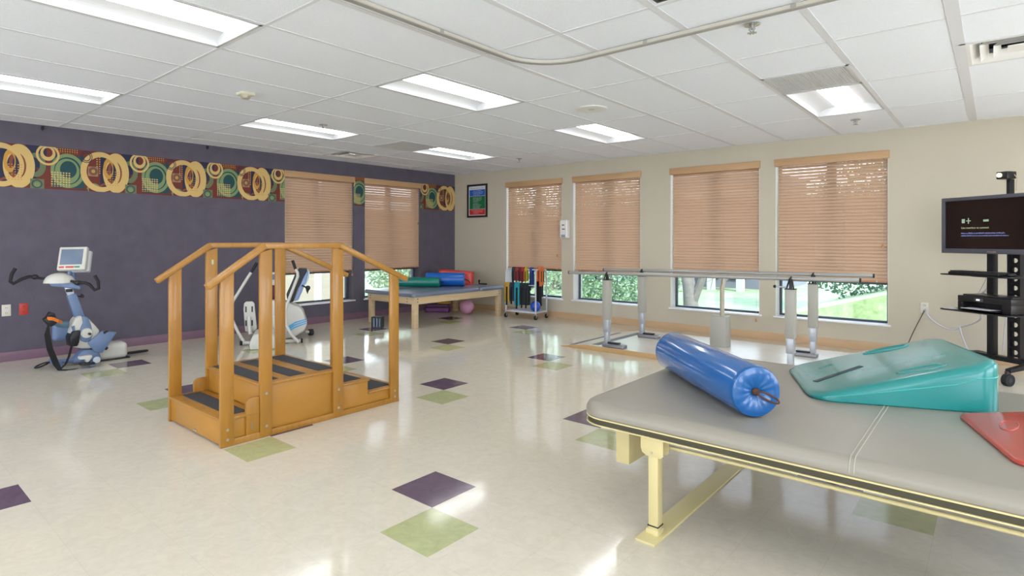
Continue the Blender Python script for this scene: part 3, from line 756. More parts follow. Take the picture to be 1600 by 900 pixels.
# teal wedge
def wedge(name, label, O, u, v, L, W, h0, h1, m, mseam, cr, er, extras=None):
    """O = thin-edge near corner; u towards the thick end, v along the thin edge"""
    T = Matrix(((u[0], v[0], 0, O[0]), (u[1], v[1], 0, O[1]), (0, 0, 1, O[2]), (0, 0, 0, 1)))
    r = thing(name, label, 'wedge cushion', O, math.atan2(u[1], u[0]))
    q = MB(); q.X = T; rings = []; es = 6
    def top(x): return h0 + (h1 - h0) * max(0, min(1, x / L)) - (.0)
    def ring(ins, f, dz):
        return [(p[0], p[1], max(.001, top(p[0]) * f + dz)) for p in rrect(ins, L - ins, ins, W - ins, max(cr - ins, .003), 10)]
    rings.append([(p[0], p[1], 0) for p in rrect(.006, L - .006, .006, W - .006, cr - .006, 10)])
    rings.append([(p[0], p[1], .006) for p in rrect(0, L, 0, W, cr, 10)])
    rings.append([(p[0], p[1], max(.008, top(p[0]) - min(er, top(p[0]) * .55))) for p in rrect(0, L, 0, W, cr, 10)])
    for k in range(1, es + 1):
        a = R(90 * k / es)
        rings.append([(p[0], p[1], top(p[0]) - min(er, top(p[0]) * .55) * (1 - math.sin(a))) for p in rrect(er * (1 - math.cos(a)), L - er * (1 - math.cos(a)), er * (1 - math.cos(a)), W - er * (1 - math.cos(a)), max(cr - er * (1 - math.cos(a)), .003), 10)])
    q.loft(rings)
    bd = q.build('cover', m, r, smooth=True)
    return r, bd, T, top
u = Vector((.925, .385)); u.normalize(); v = Vector((-u.y, u.x))
O = (7.215, -4.845, TZ); L = .745; Wd = .70; h1 = .232
r, bd, T, top = wedge('wedge_cushion', 'large glossy teal foam wedge lying on the taupe table', O, u, v, L, Wd, .018, h1, M_teal, M_tealseam, .105, .042)
q = MB(); q.X = T
q.tube([(.03 + .02, -.0005, .02)] + [(x, -.0008, .016 + .135 * (x - .05) / (L - .06)) for x in (.2, .4, .56)] + [(L - .105, -.0008, .150)] + [(L - .105 + .106 * math.sin(R(a_)), .105 - .106 * math.cos(R(a_)), .150 + .003 * a_ / 90) for a_ in (20, 40, 60, 75, 90)] + [(L + .0008, Wd - .11, .153)], .0018, 6)
q.build('piping', M_tealseam, bd)
sl = (h1 - .018) / L
q = MB(); q.X = T
q.add([(x, y, top(x) + .0012) for x, y in ((.12, .2), (.36, .28), (.352, .31), (.112, .23))], [(0, 1, 2, 3)])
q = MB(); q.X = T
vs = [(x, y, top(x) + dz) for dz in (.0, .0022) for x, y in ((.05, .30), (.075, .30), (.075, .62), (.05, .62))]
MBs = q
def strip(q, pts, th=.0022):
    vs = [(x, y, top(x) - .001) for x, y in pts] + [(x, y, top(x) + th) for x, y in pts]
    n = len(pts); q.add(vs, [tuple(range(n - 1, -1, -1)), tuple(range(n, 2 * n))] + [(k, (k + 1) % n, n + (k + 1) % n, n + k) for k in range(n)])
q = MB(); q.X = T; strip(q, [(.07, .225), (.30, .35), (.286, .379), (.056, .254)]); q.build('hook_strip', mat('dark_strip', '3b4a4e', .7), bd)
q = MB(); q.X = T
for k in range(5): strip(q, [(.13 + k * .014, .47 + k * .008), (.139 + k * .014, .475 + k * .008), (.134 + k * .014, .5 + k * .008), (.125 + k * .014, .495 + k * .008)], .0015)
q.build('printed_mark', mat('faint_print', '5b8a8a', .5), bd)
def handhold(cx_, cy_, lx, ly, nm='hand_hold', mt_=M_teal, T=T, top=top, bd=bd, ang=0, lift=.006):
    q = MB(); q.X = T; rings = []
    for f, dz in ((1.0, -.002), (.97, lift * .7), (.9, lift), (.82, lift * .6), (.75, -.0005)):
        rings.append([(cx_ + lx * f * math.cos(a) * math.cos(ang) - ly * f * math.sin(a) * math.sin(ang), cy_ + lx * f * math.cos(a) * math.sin(ang) + ly * f * math.sin(a) * math.cos(ang), 0) for a in [2 * math.pi * k / 36 for k in range(36)]])
        rings[-1] = [(p[0], p[1], top(p[0]) + dz) for p in rings[-1]]
    q.loft(rings, caps=False); return q.build(nm, mt_, bd, smooth=True)
handhold(.47, .115, .10, .035, ang=0, lift=.005); handhold(.47, Wd - .085, .11, .035, ang=0, lift=.005)
# red wedge at the right edge
u2 = Vector((.955, .297)); u2.normalize(); v2 = Vector((-u2.y, u2.x))
O2 = (7.915, -5.27, TZ)
r, bd, T2, top2 = wedge('wedge_cushion', 'red foam wedge cut off by the right frame edge', O2, u2, v2, .5, .6, .016, .085, M_red, M_red, .05, .016)
handhold(.11, .40, .07, .03, 'hand_hold', M_red, T2, top2, bd, 1.2, .004)
# ---------------------------------------------------------------- far padded table
ax0, ax1, ay0, ay1 = .40, 1.585, -2.385, -.40
r = thing('mat_table', 'low maple treatment table with slate blue pad in the far corner', 'treatment table', (1, -1.4, 0))
for (ya, yb) in ((ay0, -.985), (-.98, ay1)):
    m = MB(); cushion(m, ax0, ax1, ya, yb, .452, .51, .06, .026, 8, 6, eb=.01); m.build('pad', M_gvinyl, r, smooth=True)
bx0, bx1, by0, by1 = ax0 + .045, ax1 - .04, ay0 + .05, ay1 - .03
m = MB(); m.box(bx0, bx1, by0, by0 + .03, .345, .452).box(bx0, bx1, by1 - .03, by1, .345, .452).box(bx0, bx0 + .03, by0 + .03, by1 - .03, .345, .452).box(bx1 - .03, bx1, by0 + .03, by1 - .03, .345, .452)
ap = m.build('apron', M_ltwood, r, bevel=.003)
MB().box(bx0 + .03, bx1 - .03, by0 + .03, by1 - .03, .42, .45).build('deck', M_ltwood, r)
for xx in (bx0 + .002, bx1 - .082):
    for yy in (by0 + .002, by1 - .082): MB().box(xx + .005, xx + .078, yy + .005, yy + .078, 0, .345).build('leg', M_ltwood, r, bevel=.004)
m = MB()
for yy in (by0 + .06, by1 - .06): 
    for z in (.38, .42): m.cyl((bx1, yy, z), (bx1 + .003, yy, z), .008, 10)
for xx in (bx0 + .07, bx1 - .16):
    for z in (.38, .42): m.cyl((xx, by0, z), (xx, by0 - .003, z), .008, 10)
m.build('bolt', M_blkm, ap)
TZ2 = .511
def lieM(c, ang, L): return Matrix.Translation(Vector(c)) @ Matrix.Rotation(ang, 4, 'Z') @ Matrix.Rotation(R(90), 4, 'Y')
M4 = lieM((.44, -1.80, TZ2 + .08), R(37), .8)
r, bd = bolster('bolster', 'slim green bolster on the slate blue table beside the window', M4, .72, .08, M_green, M_green, (.8, -1.55, TZ2), False)
mk_ = MB()
m = MB(); m.X = M4; m.band([(-.0, .0, .735), (.0, .0, .78), (-.0, .0, .80)], (0, 1, 0), .03, .008); m.build('strap', M_strap, r)
M5 = lieM((.70, -1.33, TZ2 + .112), R(38), .8)
r, bd = bolster('bolster', 'thick blue bolster on the slate blue table in the far corner', M5, .60, .112, mat('blue_vinyl_far', '1560b8', .3, coat=.3), mat('blue_vinyl_far', '1560b8', .3), (.95, -1.15, TZ2), False)
m = MB(); m.X = M5; m.tube([(0, 0, .615), (.01, .02, .66), (.06, .04, .71)], .008, 8); m.build('strap', M_strap, r)
ur = Vector((.79, .61)); vr = Vector((-.61, .79))
r, bd, T6, top6 = wedge('wedge_cushion', 'red foam wedge standing behind the blue bolster in the far corner', (.54, -.93, TZ2), ur, vr, .60, .28, .25, .21, M_red2, M_red2, .05, .03)
r = thing('hand_exerciser', 'small black knob ended gadget at the window end of the slate blue table', 'exercise gadget', (1.12, -.47, TZ2))
MB().cyl((1.1, -.50, TZ2), (1.1, -.50, TZ2 + .06), .012, 12).ball((1.1, -.50, TZ2 + .06), .02).build('knob', M_blk, r, smooth=True)
MB().box(1.115, 1.27, -.51, -.485, TZ2, TZ2 + .022).build('body', M_blk, r, bevel=.004)
# items under the far table
o = MB().box(.16, .66, -1.06, -.66, 0, .0).v
m = MB(); cushion(m, -.22, .22, -.14, .14, 0, .085, .05, .02)
m.X = None
def place(m, loc, rz):
    T_ = Matrix.Translation(Vector(loc)) @ Matrix.Rotation(rz, 4, 'Z'); m.v = [tuple(T_ @ Vector(v)) for v in m.v]; return m
M_pf = mat('purple_foam', '6c3a70', .5)
o = place(m, (.30, -.72, 0), R(40)).build('foam_pad', M_pf, smooth=True); tag(o, 'purple foam balance pad on the floor under the far table, lower one', 'foam pad', 'purple pads under the table')
m = MB(); cushion(m, -.2, .2, -.13, .13, 0, .06, .05, .02)
o = place(m, (.31, -.73, .0852), R(44)).build('foam_pad', mat('purple_foam_dark', '54304f', .5), smooth=True); tag(o, 'darker purple foam pad stacked on top under the far table', 'foam pad', 'purple pads under the table')
m = MB(); cushion(m, -.12, .12, -.09, .09, 0, .035, .03, .012)
o = place(m, (.40, -.66, .1456), R(45)).build('foam_pad', mat('yellow_foam', 'c79a28', .5), smooth=True); tag(o, 'small yellow foam pad lying on the purple pads', 'foam pad')
o = MB().ball((.92, -.62, .125), .125, n=28).build('exercise_ball', mat('pink_rubber', 'd49bb6', .35), smooth=True); tag(o, 'pink inflatable ball on the floor under the far table', 'ball')
m = MB(); cushion(m, -.09, .09, -.06, .06, 0, .03, .02, .01)
o = place(m, (.74, -.42, .0), R(45)).build('foam_block', mat('red_foam', 'b8404a', .5), smooth=True); tag(o, 'small red foam block on the floor behind the pink ball', 'foam block')
# black slotted box
r = thing('slotted_box', 'small black slotted box on the floor beside the far table leg', 'box', (1.045, -2.60, 0), R(30))
T = wmat(r)
m = MB(); m.X = T; m.box(-.075, .075, -.06, .06, 0, .018).box(-.075, .075, -.06, .06, .145, .163).box(-.075, -.065, -.06, .06, .018, .145).box(.065, .075, -.06, .06, .018, .145).box(-.065, .065, .05, .06, .018, .145); m.build('case', mat('charcoal_plastic', '39413f', .5), r, bevel=.002)
for k in (-.045, 0, .045):
    m = MB(); m.X = T; m.cyl((k, -.035, .018), (k, -.035, .145), .016, 14); m.build('roller', mat('slate_roller', '7c8696', .35), r, smooth=True)
# ---------------------------------------------------------------- white weight rack with cuffs
rz_ = R(4); RO = (1.72, -.52, 0)
r = thing('weight_rack', 'wheeled grey tube rack hung with cuff weights under the corner window', 'weight rack', RO, rz_)
T = wmat(r); W_, D_ = .585, .32; HT = .80
for x in (0.0, W_):
    m = MB(); m.X = T
    pts = [(x, 0, .09), (x, 0, HT - .07)] + [(x, .07 - .07 * math.cos(R(a)), HT - .07 + .07 * math.sin(R(a))) for a in (30, 60, 90)] + [(x, D_ - .07 + .07 * math.sin(R(a)), HT - .07 + .07 * math.cos(R(a))) for a in (0, 30, 60, 90)] + [(x, D_, .09)]
    m.tube(pts, .013, 12); m.build('end_frame', M_rack, r, smooth=True)
m = MB(); m.X = T; m.tube([(0, .06, HT - .005), (W_, .06, HT - .005)], .011, 10); m.build('top_bar', M_rack, r, smooth=True)
m = MB(); m.X = T; m.tube([(0, D_ * .8, HT - .04), (W_, D_ * .8, HT - .04)], .009, 10); m.build('rear_bar', M_rack, r, smooth=True)
m = MB(); m.X = T; m.tube([(0, -.004, .545), (W_, -.004, .545)], .009, 10); m.build('lower_bar', M_rack, r, smooth=True)
m = MB(); m.X = T; m.box(0, W_, 0, D_, .105, .118).box(0, W_, -.012, .0, .1, .125).box(0, W_, D_, D_ + .012, .1, .125).box(W_ - .006, W_ + .006, 0, D_, .1, .125); m.build('bottom_shelf', M_rack, r, bevel=.002)
for x in (0, W_):
    for y in (0, D_):
        m = MB(); m.X = T; m.tube([(x - .012, y, .035), (x + .012, y, .035)], .035, 18); cs = m.build('caster', M_rubber, r, smooth=True)
        m = MB(); m.X = T; m.box(x - .016, x - .013, y - .012, y + .012, .03, .075).box(x + .013, x + .016, y - .012, y + .012, .03, .075).box(x - .016, x + .016, y - .012, y + .012, .072, .095); m.build('caster_fork', M_metal, cs)
cuffs = [  # x, y, z_top, width, length_front, length_back, colour, label, category colour
    (.125, .06, .808, .055, .20, .2, '22303a', 'dark slate cuff weight first from the left on the upper bar'),
    (.185, .06, .808, .052, .20, .2, '9c2f2c', 'red cuff weight nearest the left on the upper bar'),
    (.25, .06, .808, .045, .21, .21, '6b2226', 'dark red cuff weight in the middle of the upper bar'),
    (.31, .06, .808, .055, .21, .2, 'a6272a', 'bright red cuff weight beside the yellow one on the upper bar'),
    (.37, .06, .808, .04, .21, .2, 'c6b02c', 'narrow yellow cuff weight on the upper bar'),
    (.462, .075, .808, .045, .30, .3, '28408e', 'blue cuff weight hanging behind the right frame tube of the rack'),
    (.045, -.004, .558, .095, .30, .3, 'b8902a', 'mustard yellow and black cuff weight at the left end of the lower bar'),
    (.14, -.004, .558, .09, .28, .27, '1f2c44', 'navy cuff weight beside the mustard one on the lower bar'),
    (.245, -.004, .558, .1, .35, .33, '1d94a4', 'long turquoise cuff weight on the lower bar'),
    (.342, -.004, .558, .08, .33, .32, '16211f', 'black cuff weight just right of the turquoise one'),
    (.425, -.004, .558, .075, .33, .33, '20282c', 'black cuff weight nearest the blue ball on the lower bar'),
]
for k, (x, y, z, wd, lf, lb, col, lab) in enumerate(cuffs):
    q = thing('cuff_weight', lab, 'cuff weight', tuple(T @ Vector((x, y, z - lf))), rz_, 'cuff weights hung on the rack')
    mt_ = mat('cuff_%d' % k, col, .7, noise=.12, nscale=40, bump=.3, bscale=120)
    path = []; th = []
    n = 10
    for i in range(n): path.append((x, y - .024, z - lf + lf * i / n)); th.append(.020 + .010 * math.sin(i * math.pi * .9) ** 2)
    for a in (180, 135, 90, 45, 0): path.append((x, y + .021 * math.cos(R(a)), z + .006 + .012 * math.sin(R(a)))); th.append(.016)
    for i in range(n): path.append((x, y + .024, z - lb * (i + 1) / n)); th.append(.020 + .010 * math.sin(i * math.pi * .9) ** 2)
    m = MB(); m.X = T; m.band(path, (1, 0, 0), wd, th); m.build('pouches', mt_, q, bevel=.005, seg=2)
    m = MB(); m.X = T; m.band([(x + .004, y - .04, z - .02 - lf * .1), (x + .004, y - .042, z - lf * .6), (x, y - .036, z - lf), (x - .006, y - .032, z - lf - .05)], (1, 0, 0), wd * .34, .004); m.build('strap', M_strap, q)
# orange pair on the end frame, blue ball, black roll on shelf
for k, (yy, ll) in enumerate(((.10, .28), (.17, .26))):
    q = thing('cuff_weight', ('longer' if k == 0 else 'shorter') + ' orange cuff weight on the right end frame', 'cuff weight', tuple(T @ Vector((W_, yy, .5))), rz_, 'cuff weights hung on the rack')
    m = MB(); m.X = T
    pth = [(W_ + .028, yy, HT + .01 - ll + ll * i / 8) for i in range(9)] + [(W_ + .02, yy, HT + .028), (W_, yy, HT + .034), (W_ - .02, yy, HT + .028)] + [(W_ - .028, yy, HT + .01 - .2 * i / 6) for i in range(7)]
    m.band(pth, (0, 1, 0), .055, [.022 if i % 2 else .03 for i in range(len(pth))])
    m.build('pouches', mat('cuff_orange', 'd9713a', .7, bump=.3, bscale=120), q, bevel=.005)
    m = MB(); m.X = T; m.band([(W_ + .044, yy, HT - .03), (W_ + .044, yy, HT - .2)], (0, 1, 0), .016, .004); m.build('strap', M_strap, q)
q = thing('cuff_weight', 'big black cuff weight hanging at the window side of the rack', 'cuff weight', tuple(T @ Vector((W_ - .1, D_ * .8, .3))), rz_, 'cuff weights hung on the rack')
m = MB(); m.X = T
pth = [(W_ - .10, D_ * .8 - .022, .2 + .54 * i / 9) for i in range(10)] + [(W_ - .1, D_ * .8 - .01, .782), (W_ - .1, D_ * .8 + .01, .782)] + [(W_ - .10, D_ * .8 + .022, .74 - .4 * i / 7) for i in range(8)]
m.band(pth, (1, 0, 0), .12, [.02 if i % 2 else .03 for i in range(len(pth))]); m.build('pouches', mat('cuff_black', '17181b', .7, bump=.3, bscale=100), q, bevel=.005)
m = MB(); m.X = T; m.band([(W_ - .1, D_ * .8 - .04, .6), (W_ - .1, D_ * .8 - .04, .26)], (1, 0, 0), .03, .004); m.build('strap', M_strap, q)
bc = T @ Vector((.50, .12, .118 + .085))
q = thing('medicine_ball', 'blue ball with a small pink mark on the rack bottom shelf', 'ball', tuple(bc))
bb = MB().ball(tuple(bc), .085, n=28).build('shell', mat('ball_blue', '1f55c4', .4), q, smooth=True)
m = MB(); m.X = Matrix.Translation(bc) @ Matrix.Rotation(R(40), 4, 'Z') @ Matrix.Rotation(R(90), 4, 'X')
rngs = [[(.034 * f * math.cos(2 * math.pi * k / 16), .014 * f * math.sin(2 * math.pi * k / 16), math.sqrt(.0862 ** 2 - (.034 * f * math.cos(2 * math.pi * k / 16)) ** 2 - (.014 * f * math.sin(2 * math.pi * k / 16)) ** 2)) for k in range(16)] for f in (1, .5, .05)]
m.loft(rngs, caps=False); m.build('printed_mark', mat('ball_mark', '9a5a9a', .5), q)
# ---------------------------------------------------------------- parallel bars
px0 = 3.90
o = thing('parallel_bar_platform', 'low pale platform with wood edge and dark tape under the parallel bars', 'platform', (5.4, -1.5, 0))
ph = .052
MB().prism([(px0, .004), (px0, 0), (7.2, 0), (7.2, ph), (4.26, ph)], 'y', -2.05, -.62).build('deck', M_plat, o)
for yy in (-2.066, -.62): MB().prism([(px0 - .01, .006), (px0 - .01, 0), (7.21, 0), (7.21, ph + .002), (4.25, ph + .002)], 'y', yy, yy + .016).build('edge_strip', M_platw, o, bevel=.001)
m = MB()
def rampz(x): return .004 + (ph - .004) * min(1, max(0, (x - px0) / (4.26 - px0)))
for xa_, xb_ in ((3.955, 4.03), (4.27, 4.36)):
    m = MB(); m.prism([(xa_, rampz(xa_)), (xb_, rampz(xb_)), (xb_, rampz(xb_) + .002), (xa_, rampz(xa_) + .002)], 'y', -1.98, -.85); m.build('tape_strip', M_tape, o)
r = thing('parallel_bars', 'pair of long grey metal parallel walking bars on telescopic posts', 'parallel bars', (5.4, -1.5, ph))
def barz(x): return .880 + (x - 3.9) / 3.06 * .040
for yy, xa_, xb_ in ((-1.98, 3.96, 6.965), (-1.12, 3.93, 6.945)):
    m = MB(); m.tube([(xa_, yy, barz(xa_)), (xb_, yy, barz(xb_))], .0195, 20); br_ = m.build('handrail_bar', M_metal, r, smooth=True)
    for xe, s in ((xa_, -1), (xb_, 1)): MB().cyl((xe, yy, barz(xe)), (xe + s * .012, yy, barz(xe)), .0205, 20).build('end_plug', M_blk, br_, smooth=True)
for xx in (4.475, 6.415):
    for yy in (-1.98, -1.12):
        sg = 1
        ps = thing_p = None
        m = MB(); m.box(xx - .042, xx + .042, yy - .042, yy + .042, .36 + (.0 if yy < -1.5 else .0), .815); post = m.build('outer_post', M_putty, r, bevel=.006)
        MB().box(xx - .044, xx + .044, yy - .044, yy + .044, .812, .82).build('post_cap', M_blkm, post)
        MB().box(xx - .034, xx + .034, yy - .034, yy + .034, .22, .36).build('middle_post', M_steel, r, bevel=.004)
        MB().box(xx - .026, xx + .026, yy - .026, yy + .026, .08, .22).build('inner_post', M_steel, r, bevel=.003)
        dx = .1 if yy < -1.5 or xx < 5 else -.1
        m = MB(); cushion(m, xx - .045 + min(0, dx * 1.9), xx + .045 + max(0, dx * 1.9), yy - .06, yy + .06, ph, ph + .04, .03, .012); m.build('base_foot', mat('zinc_foot', '8b8b8f', .35, metal=.5), r, smooth=True)
        m = MB(); m.box(xx + min(.02 * (1 if dx > 0 else -1), dx * 1.6), xx + max(.02 * (1 if dx > 0 else -1), dx * 1.6), yy - .03, yy + .03, ph + .04, ph + .058); m.build('foot_cover', M_blkm, r, bevel=.006)
        # clamp and release lever
        bz = barz(xx)
        m = MB(); m.tube([(xx - .03, yy - .02, .82), (xx - .005, yy - .022, bz - .005), (xx + .012, yy - .018, bz + .02)], .007, 8).tube([(xx + .03, yy - .02, .82), (xx + .02, yy - .022, bz - .02), (xx + .0, yy - .022, bz + .012)], .007, 8).box(xx - .012, xx + .012, yy - .012, yy + .012, .82, bz - .01)
        m.build('clamp', M_blk, r, smooth=True)
        if yy < -1.5:
            m = MB(); m.tube([(xx - .03, yy - .03, .832), (xx - .12, yy - .03, .835)], .008, 10); lv = m.build('release_lever', M_steel, r, smooth=True)
            MB().ball((xx - .13, yy - .03, .835), .015).build('lever_knob', M_blk, lv, smooth=True)
MB().box(5.362, 5.545, -1.2, -1.04, ph, .40).build('counterweight_box', M_putty, r, bevel=.004)
m = MB(); m.tube([(5.475, -1.12, .40), (5.475, -1.12, .72), (5.49, -1.12, .78), (5.49, -1.12, barz(5.49) - .02)], .027, 4); m.build('centre_post', mat('beige_post', 'b5ad98', .45), r, bevel=.003)
MB().box(5.45, 5.54, -1.15, -1.09, barz(5.49) - .045, barz(5.49) - .018).build('saddle', mat('beige_post', 'b5ad98', .45), r, bevel=.004)
# ---------------------------------------------------------------- television cart
fx, fy = math.cos(R(-37)), math.sin(R(-37))      # screen runs along this direction
CRZ = R(-37)
CC = (7.87, -.66, 0)
r = thing('tv_cart', 'black wheeled television cart with twin masts by the tan wall', 'media cart', CC, CRZ)
T = wmat(r)                                        # local x along screen (right), local y to the wall, -y towards the room
for k, (x, hw) in enumerate(((-.11, .03), (.10, .055))):
    m = MB(); m.X = T
    if k == 0: m.box(x - hw, x + hw, .06, .12, .17, 1.66)
    else: m.box(x - hw, x - .036, .06, .12, .17, 1.66).box(x + .036, x + hw, .06, .12, .17, 1.66)
    if k:
        z = .17
        hs = [.23 + .085 * i for i in range(18)]
        # web between the two flanges with round holes, built as strips around each hole
        for h in hs:
            if h + .0425 > 1.66: break
            n = 20; rr = .021
            outer = []; inner = []
            for i in range(n):
                a = 2 * math.pi * (i + .5) / n; c, s_ = math.cos(a), math.sin(a); sc = 1 / max(abs(c) / .036, abs(s_) / .0425)
                outer.append((x + c * sc, .08, h + s_ * sc)); inner.append((x + c * rr, .08, h + s_ * rr))
            m.add(outer + inner, [(i, (i + 1) % n, n + (i + 1) % n, n + i) for i in range(n)])
    m.build('mast', M_blkm, r, bevel=0 if k else .003)
def cprism(m, pts, z0, z1): return m.prism(pts, 'z', z0, z1)
m = MB(); m.X = T; m.box(-.30, .30, .05, .13, .13, .175); m.build('base_beam', M_blkm, r, bevel=.008)
for x0_, x1_ in ((-.28, -.36), (.24, .02),):
    pass
for s in (-1, 1):
    for yy in (-.32, .30):
        xa_ = s * .27; xb_ = s * .33
        m = MB(); m.X = T
        m.band([(xa_, .09, .155), (s * .31, .09 + (yy - .09) * .5, .150), (xb_, yy, .13)], (1, 0, 0), [.07, .06, .05], [.045, .04, .03]); m.build('base_leg', M_blkm, r, bevel=.006)
        m = MB(); m.X = T; m.tube([(xb_ - .022, yy, .052), (xb_ + .022, yy, .052)], .052, 22); cs = m.build('caster', M_rubber, r, smooth=True)
        m = MB(); m.X = T; m.tube([(xb_ - .024, yy, .052), (xb_ + .024, yy, .052)], .022, 14).box(xb_ - .012, xb_ + .012, yy - .02, yy + .02, .1, .128); m.build('caster_hub', mat('caster_grey', '3a383c', .4), cs, smooth=True)
for z, nm in ((.945, 'keyboard_shelf'), (.605, 'printer_shelf')):
    m = MB(); m.X = T; cprism(m, rrect(-.33, .33, -.30, .06, .05), z - .012, z); m.build(nm, M_blkm, r, bevel=.003)
    m = MB(); m.X = T; m.box(-.2, .2, -.05, .06, z - .03, z - .012); m.build('shelf_bracket', M_blkm, r)
m = MB(); m.X = T; m.box(-.16, .16, .008, .06, 1.3, 1.55).box(.075, .11, .008, .06, 1.5, 1.83); m.build('screen_mount', M_blkm, r, bevel=.003)
# television
tv = thing('television', 'wide flat screen television with dark grey bezel showing a black connect screen', 'television', tuple(T @ Vector((0, -.06, 1.14))), CRZ)
tc_ = T @ Matrix.Translation(Vector((-.0, -.05, 1.415)))
hw, hh = .485, .276; bz = .034
def tm(): q = MB(); q.X = tc_; return q
m = tm(); m.box(-hw, hw, -.02, .03, -hh, -hh + bz + .012).box(-hw, hw, -.02, .03, hh - bz, hh).box(-hw, -hw + bz, -.02, .03, -hh + bz + .012, hh - bz).box(hw - bz, hw, -.02, .03, -hh + bz + .012, hh - bz); m.build('bezel', M_tvf, tv, bevel=.004)
tm().box(-hw + .02, hw - .02, .0, .055, -hh + .03, hh - .03).build('back_housing', M_blk, tv)
scr = tm().box(-hw + bz - .002, hw - bz + .002, -.008, .0, -hh + bz + .01, hh - bz + .002).build('screen', mat('tv_black', '0d0709', .12, spec=.5, emit='140c0d', es=.5), tv)
def TT(x, z, y=-.0095): return tc_ @ Matrix.Translation(Vector((x, y, z))) @ Matrix.Rotation(R(90), 4, 'X')
text_mesh('heading_text', 'Use interface to connect', .026, mat('screen_green', '6f7a5a', .5, emit='8a9470', es=.9), scr, TT(-.29, -.035), .0003)
m = MB(); words(m, TT(-.29, -.085), .40, .012, 5); words(m, TT(-.29, -.108), .43, .012, 6); m.build('small_lettering', mat('screen_blue', '6a74a8', .5, emit='8490c8', es=1.0), scr)
m = tm(); m.box(-.285, -.255, -.0095, -.009, .02, .06).box(-.225, -.215, -.0095, -.009, .014, .068).box(-.242, -.198, -.0095, -.009, .037, .045); m.build('screen_icon', mat('screen_icon', '5f7060', .5, emit='7a8c78', es=.8), scr)
m = tm(); m.box(-.08, -.03, -.0095, -.009, .03, .05); m.build('screen_icon', mat('screen_icon', '5f7060', .5, emit='7a8c78', es=.8), scr)
m = tm(); m.box(-.035, .045, -.021, -.0195, -hh + .014, -hh + .022); m.build('maker_plate', M_chrome, tv)
# webcam on top
q = thing('video_camera', 'small black camera with a bright lens on top of the television', 'camera', tuple(T @ Vector((.09, -.02, 1.832))), CRZ)
m = MB(); m.X = T; m.box(.035, .135, -.06, .05, 1.832, 1.90); m.build('body', M_blk, q, bevel=.008)
m = MB(); m.X = T; m.cyl((.07, -.06, 1.868), (.07, -.075, 1.868), .02, 18); m.build('lens', mat('lens_glow', 'e8e0c8', .1, emit='fff4d0', es=1.2), q, smooth=True)
m = MB(); m.X = T; m.tube([(.136, .02, 1.87), (.15, .03, 1.84), (.145, .03, 1.72)], .004, 6); m.build('cable', mat('camera_cable', 'b8a890', .6), q)
# keyboard
q = thing('keyboard', 'black computer keyboard on the upper cart shelf', 'keyboard', tuple(T @ Vector((0, -.2, .945))), CRZ)
m = MB(); m.X = T; m.box(-.24, .22, -.28, -.13, .9455, .968); m.build('case', M_blk, q, bevel=.003)
m = MB(); m.X = T
for a in range(15):
    for b in range(5): m.box(-.228 + a * .0295, -.228 + a * .0295 + .025, -.272 + b * .0275, -.272 + b * .0275 + .023, .967, .979)
m.build('keys', mat('key_black', '232329', .5), q)
q = thing('computer_mouse', 'black computer mouse at the right of the keyboard', 'mouse', tuple(T @ Vector((.27, -.2, .945))), CRZ)
m = MB(); m.X = T; cushion(m, .25, .30, -.25, -.16, .9452, .975, .022, .018); m.build('shell', M_blk, q, smooth=True)
m = MB(); m.X = T; m.cyl((.272, -.235, .972), (.278, -.235, .972), .008, 12); m.build('scroll_wheel', M_rubber, q)
# printer
q = thing('printer', 'black desktop printer on the lower cart shelf', 'printer', tuple(T @ Vector((.06, -.1, .605))), CRZ)
m = MB(); m.X = T; m.box(-.18, .30, -.24, .05, .69, .745).box(-.18, -.13, -.24, .05, .606, .69).box(.22, .30, -.24, .05, .606, .69).box(-.13, .22, -.14, .05, .606, .69); m.build('case', mat('printer_black', '1a1719', .35), q, bevel=.006)
m = MB(); m.X = T; m.box(-.16, .28, -.2, .04, .745, .757); m.build('scanner_lid', mat('printer_lid', '2b2a2e', .3), q, bevel=.004)
m = MB(); m.X = T; m.box(-.12, .21, -.29, -.14, .622, .63); m.build('paper_tray', M_blk, q, bevel=.002)
m = MB(); m.X = T; m.box(-.02, .06, -.243, -.239, .70, .73); m.build('control_panel', mat('printer_panel', '50525a', .3), q)
m = MB(); m.X = T; m.box(.0, .03, -.246, -.2425, .708, .722); m.build('display', mat('printer_led', 'dfe4ee', .3, emit='ffffff', es=.6), q)
o = MB(); o.X = T; o.box(-.10, .16, -.3, -.16, .6305, .634); o = o.build('paper_sheet', mat('paper', 'e6e6ea', .6)); tag(o, 'white paper sheets in the printer tray', 'paper')
o = MB(); o.X = T; o.box(-.30, -.195, -.27, -.16, .6055, .61); o = o.build('paper_sheet', mat('paper', 'e6e6ea', .6)); tag(o, 'small white paper lying left of the printer on the shelf', 'paper')
